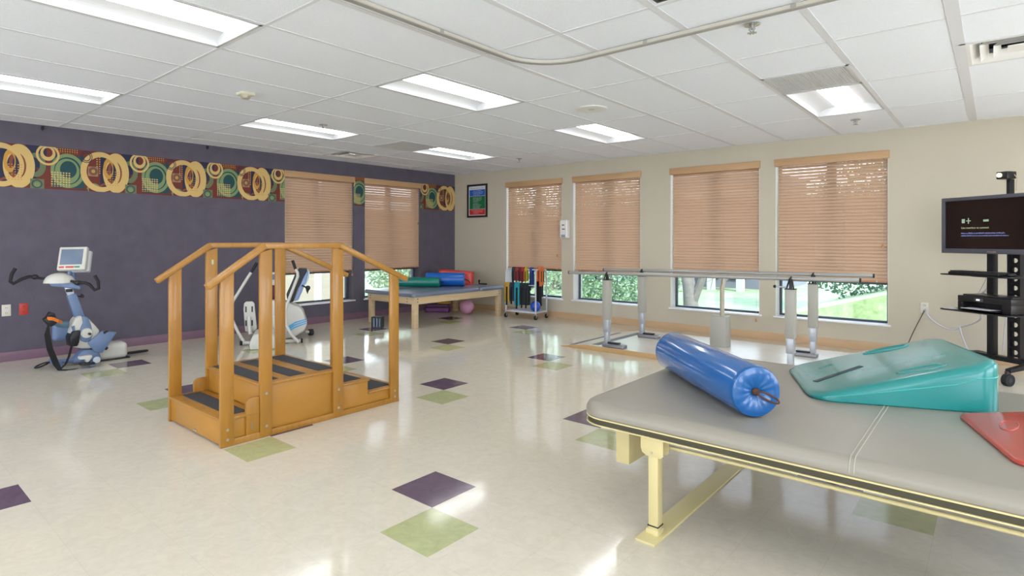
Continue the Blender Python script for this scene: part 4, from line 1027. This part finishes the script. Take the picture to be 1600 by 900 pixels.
# cables
def cable(pts, rr, m, name, label):
    P = [Vector(p) for p in pts]; out = []
    for i in range(len(P) - 1):
        p0 = P[max(0, i - 1)]; p1 = P[i]; p2 = P[i + 1]; p3 = P[min(len(P) - 1, i + 2)]
        for k in range(8):
            t_ = k / 8; out.append(.5 * ((2 * p1) + (p2 - p0) * t_ + (2 * p0 - 5 * p1 + 4 * p2 - p3) * t_ ** 2 + (3 * p1 - p0 - 3 * p2 + p3) * t_ ** 3))
    out.append(P[-1])
    o = MB().tube(out, rr, 8).build(name, m, smooth=True); return tag(o, label, 'cable')
M_wc = mat('white_cable', 'cfcfd6', .5)
lt = lambda x, y, z: tuple(T @ Vector((x, y, z)))
cable([(7.28, -.012, .52), (7.33, -.06, .42), (7.48, -.1, .33), (7.60, -.14, .37), lt(-.24, .12, .5), lt(-.27, .06, .66), lt(-.17, .12, .82), lt(-.15, .15, 1.1)], .008, M_wc, 'power_cable', 'white cable looping from the tan wall outlet up behind the cart')
cable([(7.575, -.138, .372), (7.60, -.14, .25), (7.66, -.16, .1), (7.68, -.2, .012)], .007, M_wc, 'power_cable', 'white cable hanging down to the floor left of the cart')
cable([lt(0.0, .12, 1.2), lt(-.01, .14, .95), lt(-.0, .13, .7), lt(-.04, .14, .4), lt(-.06, .15, .2)], .005, M_wc, 'power_cable', 'thin grey white cable hanging between the two cart masts')
cable([lt(-.15, .13, 1.12), lt(-.2, .14, .9), lt(-.27, .13, .72), lt(-.24, .15, .62)], .005, M_wc, 'power_cable', 'thin white cable drooping between the two cart shelves')
cable([(7.27, -.02, .50), (7.18, -.05, .28), (7.10, -.08, .05), (7.08, -.1, .006)], .004, M_blk, 'power_cable', 'black cable running from the tan wall outlet down to the floor')
# ---------------------------------------------------------------- arm and leg trainer by the purple wall
r = thing('arm_leg_trainer', 'blue and white motorised arm and leg trainer with a tilted monitor', 'exercise trainer', (.72, -6.05, 0))
# body housing, profile in the y-z plane
m = MB(); m.prism([(-6.20, .25), (-6.195, .33), (-6.185, .41), (-6.162, .475), (-6.116, .504), (-6.044, .47), (-5.999, .41), (-5.945, .33), (-5.97, .25), (-6.02, .15), (-6.102, .165), (-6.175, .19)], 'x', .64, .80); m.build('housing', M_bwh, r, bevel=.022, seg=4)
m = MB(); m.prism([(-6.105, .50), (-6.055, .485), (-6.025, .40), (-6.01, .30), (-6.03, .24), (-6.07, .225), (-6.115, .25), (-6.13, .32), (-6.118, .38), (-6.095, .43)], 'x', .62, .812); m.build('side_cover', M_bbl, r, bevel=.008)
MB().lathe([(.001, .80), (.05, .80), (.052, .825), (.046, .835), (.001, .838)], (0, -6.067, .322), 24, 'x').build('crank_hub', M_bwh, r, smooth=True)
MB().cyl((.83, -6.05, .315), (.87, -6.05, .315), .012, 14).build('crank_axle', M_blk, r, smooth=True)
m = MB(); m.prism([(-6.18, .35), (-6.195, .40), (-6.165, .41), (-6.16, .35)], 'x', .80, .806); m.build('badge', M_bbl, r)
m = MB(); m.prism([(-6.20, .20), (-6.21, .29), (-6.185, .355), (-6.12, .36), (-6.13, .24), (-6.145, .20)], 'x', .66, .83); m.build('front_cover', M_blk, r, bevel=.01)
# right leg guide plate and lower shell
m = MB(); m.prism([(-6.06, .22), (-5.935, .33), (-5.80, .30), (-5.93, .10), (-6.0, .12)], 'x', .80, .83); lgp = m.build('leg_guide', M_bbl, r, bevel=.01)
m = MB(); m.prism([(-5.93, .315), (-5.905, .33), (-5.875, .325), (-5.92, .295)], 'x', .829, .84).prism([(-5.915, .135), (-5.895, .16), (-5.882, .15), (-5.9, .125)], 'x', .829, .84); m.build('clip', M_blk, lgp)
m = MB(); cushion(m, .52, .74, -5.97, -5.67, .0, .175, .05, .05); m.build('motor_housing', M_bwh, r, smooth=True)
m = MB(); m.box(.50, .76, -5.98, -5.66, 0, .012); m.build('housing_base', M_blk, r, bevel=.003)
MB().prism([(-6.17, .03), (-6.16, .07), (-6.09, .15), (-5.96, .14), (-5.93, .03)], 'x', .66, .80).build('lower_strut', M_bbl, r, bevel=.01)
m = MB(); m.tube([(.74, -6.30, .055), (.74, -6.0, .05)], .024, 14); m.build('base_tube', M_bbl, r, smooth=True)
m = MB(); m.tube([(.60, -6.31, .05), (.90, -6.31, .05)], .028, 16); m.build('front_foot', M_bbl, r, smooth=True)
m = MB(); m.tube([(.60, -6.03, .035), (1.0, -6.06, .035)], .03, 16); m.build('rear_foot', M_bbl, r, smooth=True)
# column
def slab(m, a, b, w0, t0):
    a = Vector(a); b = Vector(b); d = b - a; L_ = d.length
    m.add(*_ob((a + b) / 2, t0 / 2, w0 / 2, L_ / 2, d)); return m
def _ob(c, hx, hy, hz, d):
    q = d.to_track_quat('Z', 'Y'); 
    z = d.normalized(); x = Vector((1, 0, 0)); x = (x - z * x.dot(z)).normalized(); y = z.cross(x)
    vs = [c + x * (sx * hx) + y * (sy * hy) + z * (sz * hz) for sz in (-1, 1) for sy in (-1, 1) for sx in (-1, 1)]
    return vs, [(0, 2, 3, 1), (4, 5, 7, 6), (0, 1, 5, 4), (1, 3, 7, 5), (3, 2, 6, 7), (2, 0, 4, 6)]
m = MB(); slab(m, (.72, -6.10, .46), (.72, -6.175, .72), .082, .06); m.build('column', M_bbl, r, bevel=.008)
m = MB(); slab(m, (.72, -6.165, .68), (.72, -6.215, .84), .06, .042); ic = m.build('inner_column', mat('trainer_silver', 'c9d0dc', .3, metal=.3), r, bevel=.006)
MB().box(.742, .76, -6.225, -6.17, .745, .775).build('height_mark', M_blk, ic, bevel=.004)
m = MB(); m.cyl((.72, -6.135, .70), (.72, -6.085, .69), .006, 8).ball((.72, -6.08, .69), .016).ball((.72, -6.085, .705), .011); m.build('clamp_knob', M_blk, r, smooth=True)
# head : rotated so that the monitor faces the room
HD = Matrix.Translation(Vector((.72, -6.25, .84))) @ Matrix.Rotation(R(68), 4, 'Z')   # local x along handle axis, -y to the user
m = MB(); m.X = HD; m.prism([(-.10, .01), (-.08, -.03), (.11, -.06), (.16, -.07), (.155, -.035), (.03, .035), (-.02, .03)], 'y', -.05, .05); m.build('head_bracket', M_bbl, r, bevel=.01)
m = MB(); m.X = HD
dome = []
for i in range(7):
    a = R(90 * i / 6); f = math.cos(a)
    dome.append([(-.02 + (.122 * f + .01) * math.cos(2 * math.pi * k / 24), (.085 * f + .006) * math.sin(2 * math.pi * k / 24), .0 + .10 * math.sin(a)) for k in range(24)])
m.loft(dome); m.build('arm_drive_cover', M_bwh, r, smooth=True)
for pp in ([(-.13, 0, .045), (-.2, -.0, .055)], [(.08, -.06, .02), (.16, -.07, .0)]):
    m = MB(); m.X = HD; m.tube(pp, .012, 10); m.build('crank_arm', M_blkm, r, smooth=True)
def handle(pts, nm):
    m = MB(); m.X = HD; m.tube(pts, .0155, 12); hb = m.build('arm_handle', M_rubber, r, smooth=True)
    m = MB(); m.X = HD; m.ball(pts[0], .03, .024, .026, 14); m.build('handle_joint', M_blk, hb, smooth=True)
handle([(-.215, 0, .065), (-.26, -.01, .07), (-.31, -.03, .05), (-.37, -.05, .008), (-.395, -.05, .03), (-.385, -.04, .10), (-.36, -.03, .155)], 0)
handle([(.14, -.07, .0), (.20, -.075, -.002), (.24, -.09, -.02), (.285, -.11, -.075), (.32, -.12, -.06), (.315, -.11, .01), (.285, -.10, .07)], 1)
# monitor
MD = Matrix.Translation(Vector((.76, -6.165, 1.08))) @ Matrix.Rotation(R(57), 4, 'Z') @ Matrix.Rotation(R(-1), 4, 'Y') @ Matrix.Rotation(R(-20), 4, 'X')
def mm(): q = MB(); q.X = MD; return q
m = mm(); m.box(-.122, .122, -.03, .025, -.125, .12); mon = m.build('monitor', M_bwh, r, bevel=.012, seg=3)
mm().box(-.1, .09, -.033, -.029, -.07, .092).build('screen', M_scr, mon, bevel=.001)
mm().box(-.102, -.06, -.033, -.0295, -.104, -.088).box(-.045, .025, -.033, -.0295, -.104, -.088).build('red_keys', mat('key_red', 'c9443c', .5), mon)
mm().box(.03, .075, -.033, -.0295, -.104, -.088).build('green_keys', mat('key_green', '2f8c6c', .5), mon)
m = mm(); m.prism([(-.02, -.11), (.16, -.115), (.14, .10), (.02, .095)], 'z', -.0, .0); 
m = mm(); m.box(-.02, .14, .025, .075, -.128, .095); m.build('rear_housing', mat('trainer_white_dim', 'c8c8cc', .45), mon, bevel=.012)
m = MB(); m.tube([(.74, -6.2, .88), (.75, -6.19, .98)], .018, 12).tube([(.72, -6.15, .86), (.745, -6.165, .96)], .02, 12); m.build('monitor_stem', M_bbl, r, smooth=True)
# left pedal with orange strap clip, far calf shell, near pedal, long straps
m = MB(); m.X = Matrix.Translation(Vector((.62, -6.225, .34))); cushion(m, -.05, .05, -.085, .07, -.09, .10, .04, .03); m.build('calf_shell', M_bbl, r, smooth=True)
m = MB(); m.tube([(.66, -6.19, .40), (.72, -6.26, .42), (.80, -6.33, .45)], [.03, .03, .022], 12); m.build('pedal_arm', mat('trainer_teal_blue', '6f93a8', .4), r, smooth=True)
m = MB(); slab(m, (.83, -6.40, .46), (.83, -6.345, .50), .10, .09); pd = m.build('pedal', M_blk, r, bevel=.012)
m = MB(); m.band([(.87, -6.40, .51), (.885, -6.36, .505), (.87, -6.31, .475), (.83, -6.275, .455)], (.3, 0, 1), .035, .012); m.build('pedal_clip', M_orange, pd, bevel=.002)
m = MB(); m.prism([(-6.40, .53), (-6.375, .57), (-6.335, .55), (-6.325, .51)], 'x', .80, .86); m.build('toe_cup', M_blk, pd, bevel=.006)
m = MB(); m.band([(.87, -6.39, .44), (.90, -6.405, .36), (.93, -6.39, .22), (.95, -6.345, .07), (.97, -6.32, .012), (1.0, -6.27, .008), (1.03, -6.2, .012)], (0, 1, .15), [.018, .045, .05, .05, .035, .03, .028], .005); m.build('strap', M_strap, r)
m = MB(); m.band([(.97, -6.32, .014), (.95, -6.27, .06), (.91, -6.235, .12), (.87, -6.205, .21), (.85, -6.18, .28)], (0, 1, .1), .022, .005); m.build('strap', M_strap, r)
m = MB(); cushion(m, .93, 1.06, -6.17, -6.05, .035, .055, .02, .008); m.build('pedal', M_blk, r, smooth=True)
m = MB(); m.prism([(-6.175, .12), (-6.07, .125), (-6.07, .10), (-6.10, .06), (-6.12, .06), (-6.125, .09), (-6.175, .095)], 'x', .96, 1.02); m.build('pedal_bracket', M_bwh, r, bevel=.004)
MB().lathe([(.001, 1.0), (.03, 1.0), (.034, 1.015), (.028, 1.03), (.001, 1.032)], (0, -6.03, .07), 18, 'x').build('foot_wheel', mat('wheel_grey', 'b9bfca', .4), r, smooth=True)
m = MB(); lp = [(.62 + .10 * math.sin(2 * math.pi * k / 20) * .4, -5.56 + .11 * math.cos(2 * math.pi * k / 20), .03 + .012 * math.sin(2 * math.pi * k / 20)) for k in range(20)]
m.tube(lp, .011, 8, closed=True); m.build('floor_stand_loop', M_blk, r, smooth=True)
m = MB(); lp = [(.66 + .05 * math.sin(2 * math.pi * k / 18), -6.40 + .055 * math.cos(2 * math.pi * k / 18), .012 + .018 * (1 + math.cos(2 * math.pi * k / 18))) for k in range(18)]
m.tube(lp, .008, 8, closed=True); m.build('foot_loop', M_blk, r, smooth=True)
# ---------------------------------------------------------------- recumbent stepper behind the stairs
SO = (1.13, -4.25, 0); SRZ = math.atan2(.86, .51)
r = thing('recumbent_stepper', 'white recumbent cross trainer with long arm levers seen behind the wooden stairs', 'exercise trainer', SO, SRZ)
T = wmat(r)
def sm(): q = MB(); q.X = T; return q
m = sm(); m.tube([(-.17, .0, .995), (-.237, .0, .88)], .019, 12); m.build('lever_grip', M_rubber, r, smooth=True)
m = sm(); m.tube([(-.232, 0, .888), (-.293, 0, .785), (-.40, 0, .60), (-.437, 0, .54), (-.455, 0, .44), (-.443, 0, .31), (-.38, .0, .16), (-.315, .0, .045)], .0175, 12); m.build('arm_lever', M_bwh, r, smooth=True)
m = sm(); m.tube([(.235, 0, 1.02), (.272, 0, .905)], .018, 12); m.build('lever_grip', M_rubber, r, smooth=True)
m = sm(); m.tube([(.27, 0, .912), (.293, 0, .865), (.295, 0, .82), (.275, .0, .763), (.169, 0, .471), (.15, 0, .38), (.16, 0, .22), (.22, -.05, .11), (.31, -.1, .02)], .0185, 12); m.build('arm_lever', M_bwh, r, smooth=True)
m = sm(); m.tube([(-.33, 0, .03), (.33, -.05, .03)], .02, 12); st = m.build('stabilizer', M_bwh, r, smooth=True)
m = sm(); m.cyl((-.36, 0, .03), (-.33, 0, .03), .026, 12).cyl((.33, -.05, .03), (.355, -.05, .03), .026, 12); m.build('end_cap', M_rubber, st, smooth=True)
for (a, b) in ((-.335, -.205), (-.045, .085)):
    m = sm(); m.prism([(a + .02, .15), (a - .0, .42), (a + .005, .49), (a + .03, .515), (b - .03, .515), (b - .005, .49), (b, .42), (b + .025, .17), (b - .005, .14), (a + .05, .14)], 'y', .13, .155); fp = m.build('foot_plate', M_bwh, r, bevel=.008, seg=3)
    m = sm()
    for zz in (.25, .42):
        for xx in (a + .03, b - .03): m.box(xx - .008, xx + .008, .126, .13, zz - .035, zz + .035)
    m.build('grip_slots', M_blk, fp)
    m = sm(); m.tube([((a + b) / 2, .11, .33), ((a + b) / 2 + .0, .09, .25), ((a + b) / 2 + .02, .07, .12)], .022, 12); m.build('pedal_arm', M_bwh, r, smooth=True)
m = sm(); m.prism([(-.22, .0), (-.23, .07), (-.19, .17), (-.10, .20), (.0, .19), (.08, .10), (.10, .0)], 'y', -.36, .1); m.build('front_base', M_bwh, r, bevel=.02, seg=3)
m = sm(); m.prism([(-.07, .02), (-.13, .2), (-.12, .42), (-.05, .50), (.1, .50), (.30, .425), (.36, .36), (.41, .2), (.37, .10), (.25, .03), (.08, .0)], 'y', .22, .52); hs = m.build('housing', M_bwh, r, bevel=.03, seg=4)
m = sm(); 
for k in range(3):
    pts = [(.16 + .02 * k, .09 + .03 * k), (.26, .15 + .03 * k), (.395, .20 + .025 * k), (.395, .215 + .025 * k), (.26, .17 + .03 * k), (.17, .115 + .03 * k)]
    m.prism(pts, 'y', .2165, .2195)
m.build('blue_swoosh', mat('swoosh_blue', '5aa6d2', .4), hs)
m = sm(); m.tube([(.38, .45, .06), (.43, .5, .05)], .018, 10); m.build('transport_bracket', M_bwh, r, smooth=True)
m = sm(); m.cyl((.43, .49, .045), (.475, .51, .045), .043, 18); m.build('transport_wheel', M_rubber, r, smooth=True)
# tall seat back seen edge on
m = sm(); m.prism([(.17, .47), (.155, .58), (.22, .73), (.27, .86), (.31, .905), (.40, .90), (.405, .88), (.36, .80), (.30, .66), (.24, .48)], 'y', .26, .52); m.build('seat_back', mat('seat_black', '25262c', .5), r, bevel=.02, seg=3)
m = sm(); m.prism([(.245, .48), (.305, .66), (.365, .80), (.41, .88), (.425, .86), (.40, .76), (.35, .62), (.30, .50)], 'y', .27, .51); sb = m.build('seat_shell', mat('seat_blue', '8aa0cc', .4), r, bevel=.012)
m = sm(); m.tube([(.41, .27, .885), (.43, .25, .86), (.415, .25, .77), (.38, .26, .70)], .008, 8); m.build('seat_loop', mat('loop_pale', 'b9dbe4', .4), sb, smooth=True)
m = sm(); m.tube([(.34, .25, .69), (.40, .24, .66)], .01, 8).ball((.415, .24, .655), .03, .02, .034, 12).prism([(.39, .63), (.43, .63), (.41, .575)], 'y', .23, .25); m.build('adjust_handle', M_blk, r, smooth=True)
m = sm(); m.prism([(-.09, .52), (-.08, .70), (.07, .70), (.10, .52)], 'y', .2, .42); m.build('seat_cushion', mat('seat_maroon', '4a1a24', .5), r, bevel=.03, seg=3)
m = sm(); m.prism([(-.06, .71), (-.05, .86), (.03, .865), (.04, .71)], 'y', .22, .3); cs = m.build('console', M_bwh, r, bevel=.01)
m = sm(); m.box(-.04, .02, .215, .221, .77, .84); m.build('display', M_scr, cs)
m = sm(); m.tube([(-.01, .26, .5), (-.01, .26, .72)], .03, 12); m.build('console_post', M_bwh, r, smooth=True)
# ---------------------------------------------------------------- outdoors
M_grass = mat('lawn', '7c8c66', .9, col2='5f7050', nscale=3)
o = MB().box(-30, 40, TH + .01, 45, -.35, -.3).box(-30, -TH - .01, -30, TH + .01, -.35, -.3).build('lawn', M_grass); o['kind'] = 'structure'; o.name = 'ground'
o = MB().box(XR + TH + .02, 30, -30, TH, -.2, -.15).box(-.2, XR + TH + .02, -30, YF - TH - .02, -.2, -.15).build('bounce_ground', mat('pale_bounce_ground', 'd6d2c8', .8, noise=.05, nscale=4)); o['kind'] = 'structure'  # unseen pale ground added to bounce daylight up through the added openings
o = MB().prism([(4.4, -.3), (20, -.3), (20, 2.2), (8.8, .9), (6.5, .38), (5.3, .02)], 'y', 3.4, 9).build('grass_bank', mat('bright_grass', '8f9f72', .9, col2='6f8256', nscale=14)); o['kind'] = 'structure'
def leafy(name, c, rx, ry, rz, n, size, m, label, trunk=None, group='shrubs and trees outside the windows', cat='shrub', seed=1):
    rnd = random.Random(seed); r = thing(name, label, cat, (c[0], c[1], -.3), 0, group)
    q = MB()
    for _ in range(n):
        while True:
            p = [rnd.uniform(-1, 1) for _ in range(3)]; d = math.sqrt(sum(x * x for x in p))
            if .35 < d < 1: break
        P = Vector((c[0] + p[0] * rx, c[1] + p[1] * ry, c[2] + p[2] * rz))
        if P.z < -.3: continue
        a = Vector((rnd.gauss(0, 1), rnd.gauss(0, 1), rnd.gauss(0, 1))).normalized(); b = a.orthogonal().normalized()
        b = (Matrix.Rotation(rnd.uniform(0, 6.28), 3, a) @ b); c_ = a.cross(b); s = size * rnd.uniform(.6, 1.3)
        q.add([P - b * s, P + c_ * s * .45, P + b * s, P - c_ * s * .45], [(0, 1, 2, 3)])
    q.build('foliage', m, r)
    if trunk:
        q = MB()
        for k in range(trunk[0]):
            x0_ = c[0] + rnd.uniform(-.15, .15); 
            q.tube([(x0_, c[1], -.3), (x0_ + rnd.uniform(-.2, .2), c[1] + rnd.uniform(-.1, .1), .4), (x0_ + rnd.uniform(-.5, .5), c[1], c[2] + rz * .4)], [trunk[1], trunk[1] * .8, trunk[1] * .4], 8)
        q.build('trunk', M_bark, r, smooth=True)
    return r
M_bark = mat('grey_bark', '625e5a', .9, noise=.2, nscale=12, bump=.6, bscale=20)
M_lf1 = mat('leaf_mid', '6c8864', .6, noise=.2, nscale=2, trans=.35); M_lf2 = mat('leaf_dark', '44664e', .6, noise=.25, nscale=2, trans=.3); M_lf3 = mat('leaf_pale', '8b9c7c', .6, noise=.15, nscale=2, trans=.4)
leafy('shrub', (-1.9, 4.6, .9), 1.7, .8, 1.4, 5200, .05, M_lf3, 'pale leafy shrub outside the corner window behind the rack', (2, .03), seed=2)
leafy('shrub', (1.25, 3.6, .6), 1.2, .6, 1.1, 4200, .05, M_lf1, 'bushy shrub outside the window right of the soap dispenser', (5, .018), seed=3)
leafy('shrub', (1.2, 6.2, 1.3), .9, .8, 1.8, 4200, .055, M_lf3, 'light green tree foliage seen left in the third back window', (3, .03), seed=4)
leafy('shrub', (6.4, 6.2, 1.5), 2.2, 1.1, 1.7, 9000, .055, M_lf2, 'dense dark green bush outside the rightmost back window', (4, .04), seed=5)
leafy('shrub', (8.2, 4.6, 1.5), 1.5, .7, 1.0, 4200, .05, M_lf1, 'mid green bush on the grass bank outside the rightmost window', (3, .03), seed=6)
leafy('shrub', (-4.8, 2.9, .7), 1.3, 1.3, 1.2, 5200, .06, M_lf3, 'pale leafy shrub outside the purple wall corner window', (3, .03), seed=8)
leafy('shrub', (-3.0, 7.5, 2.5), 3.2, 1.6, 3.0, 7000, .09, M_lf1, 'tall leafy tree in the far left outside the back windows', (2, .12), cat='tree', seed=9)
leafy('shrub', (13.5, 10, 2.8), 4.0, 1.8, 3.2, 8000, .1, M_lf2, 'tall dark tree far outside the right windows', (2, .14), cat='tree', seed=10)
r = thing('tree', 'grey branching tree trunk outside the third back window', 'tree', (3.3, 3.3, -.3))
q = MB(); rnd = random.Random(4)
q.tube([(3.3, 3.3, -.3), (3.25, 3.3, .3), (3.15, 3.3, .9), (3.05, 3.35, 2.2)], [.16, .13, .11, .07], 10).tube([(3.3, 3.3, .0), (3.5, 3.3, .5), (3.8, 3.3, 1.2), (4.05, 3.3, 2.0)], [.09, .07, .05, .03], 8)
q.build('trunk', M_bark, r, smooth=True)
q = MB()
for k in range(26):
    a = Vector((rnd.uniform(2.9, 4.4), 3.3 + rnd.uniform(-.2, .2), rnd.uniform(.6, 1.6))); b = a + Vector((rnd.uniform(-.9, 1.4), rnd.uniform(-.3, .3), rnd.uniform(-.5, .15)))
    q.tube([a, (a + b) / 2 + Vector((0, 0, .06)), b], [.012, .008, .003], 5)
q.build('branches', M_bark, r)
# houses
def house(name, label, x0, x1, y0, y1, h, face, mw):
    r = thing(name, label, 'building', ((x0 + x1) / 2, (y0 + y1) / 2, -.3))
    MB().box(x0, x1, y0, y1, -.3, h).build('wall', mw, r)
    return r
r = house('neighbour_building', 'cream clapboard building wing with white trim outside the purple wall', -6.2, -4.1, -12, .72, 4.2, 'x', mat('cream_siding', '857d70', .7, noise=.03, nscale=2, stretch=(1, 1, 30)))
for y in (.66, -.42, -1.6, -3.2): MB().box(-4.11, -4.03, y - .07, y + .07, -.3, 3.6).build('white_trim', M_white, r)
MB().box(-4.11, -4.0, -12, .75, 2.9, 3.1).build('white_trim', M_white, r)
r = house('porch_building', 'grey building with a white columned porch outside the third back window', -1.6, 2.7, 11.5, 15, 3.4, 'y', mat('grey_siding', '5c5f68', .7, noise=.04, nscale=2, stretch=(1, 1, 24)))
for x in (-.8, .1, 1.0, 1.9): MB().box(x - .1, x + .1, 10.3, 10.5, -.3, 2.6).build('porch_column', mat('porch_trim', '9a9a98', .6), r)
MB().box(-1.7, 2.8, 10.2, 11.5, 2.6, 2.85).build('porch_roof', M_white, r)
for x in (-.35, .55, 1.45):
    f_ = MB().box(x - .28, x + .28, 11.44, 11.5, .0, 2.0).build('porch_window', mat('dark_blue_pane', '1c2b40', .2), r)
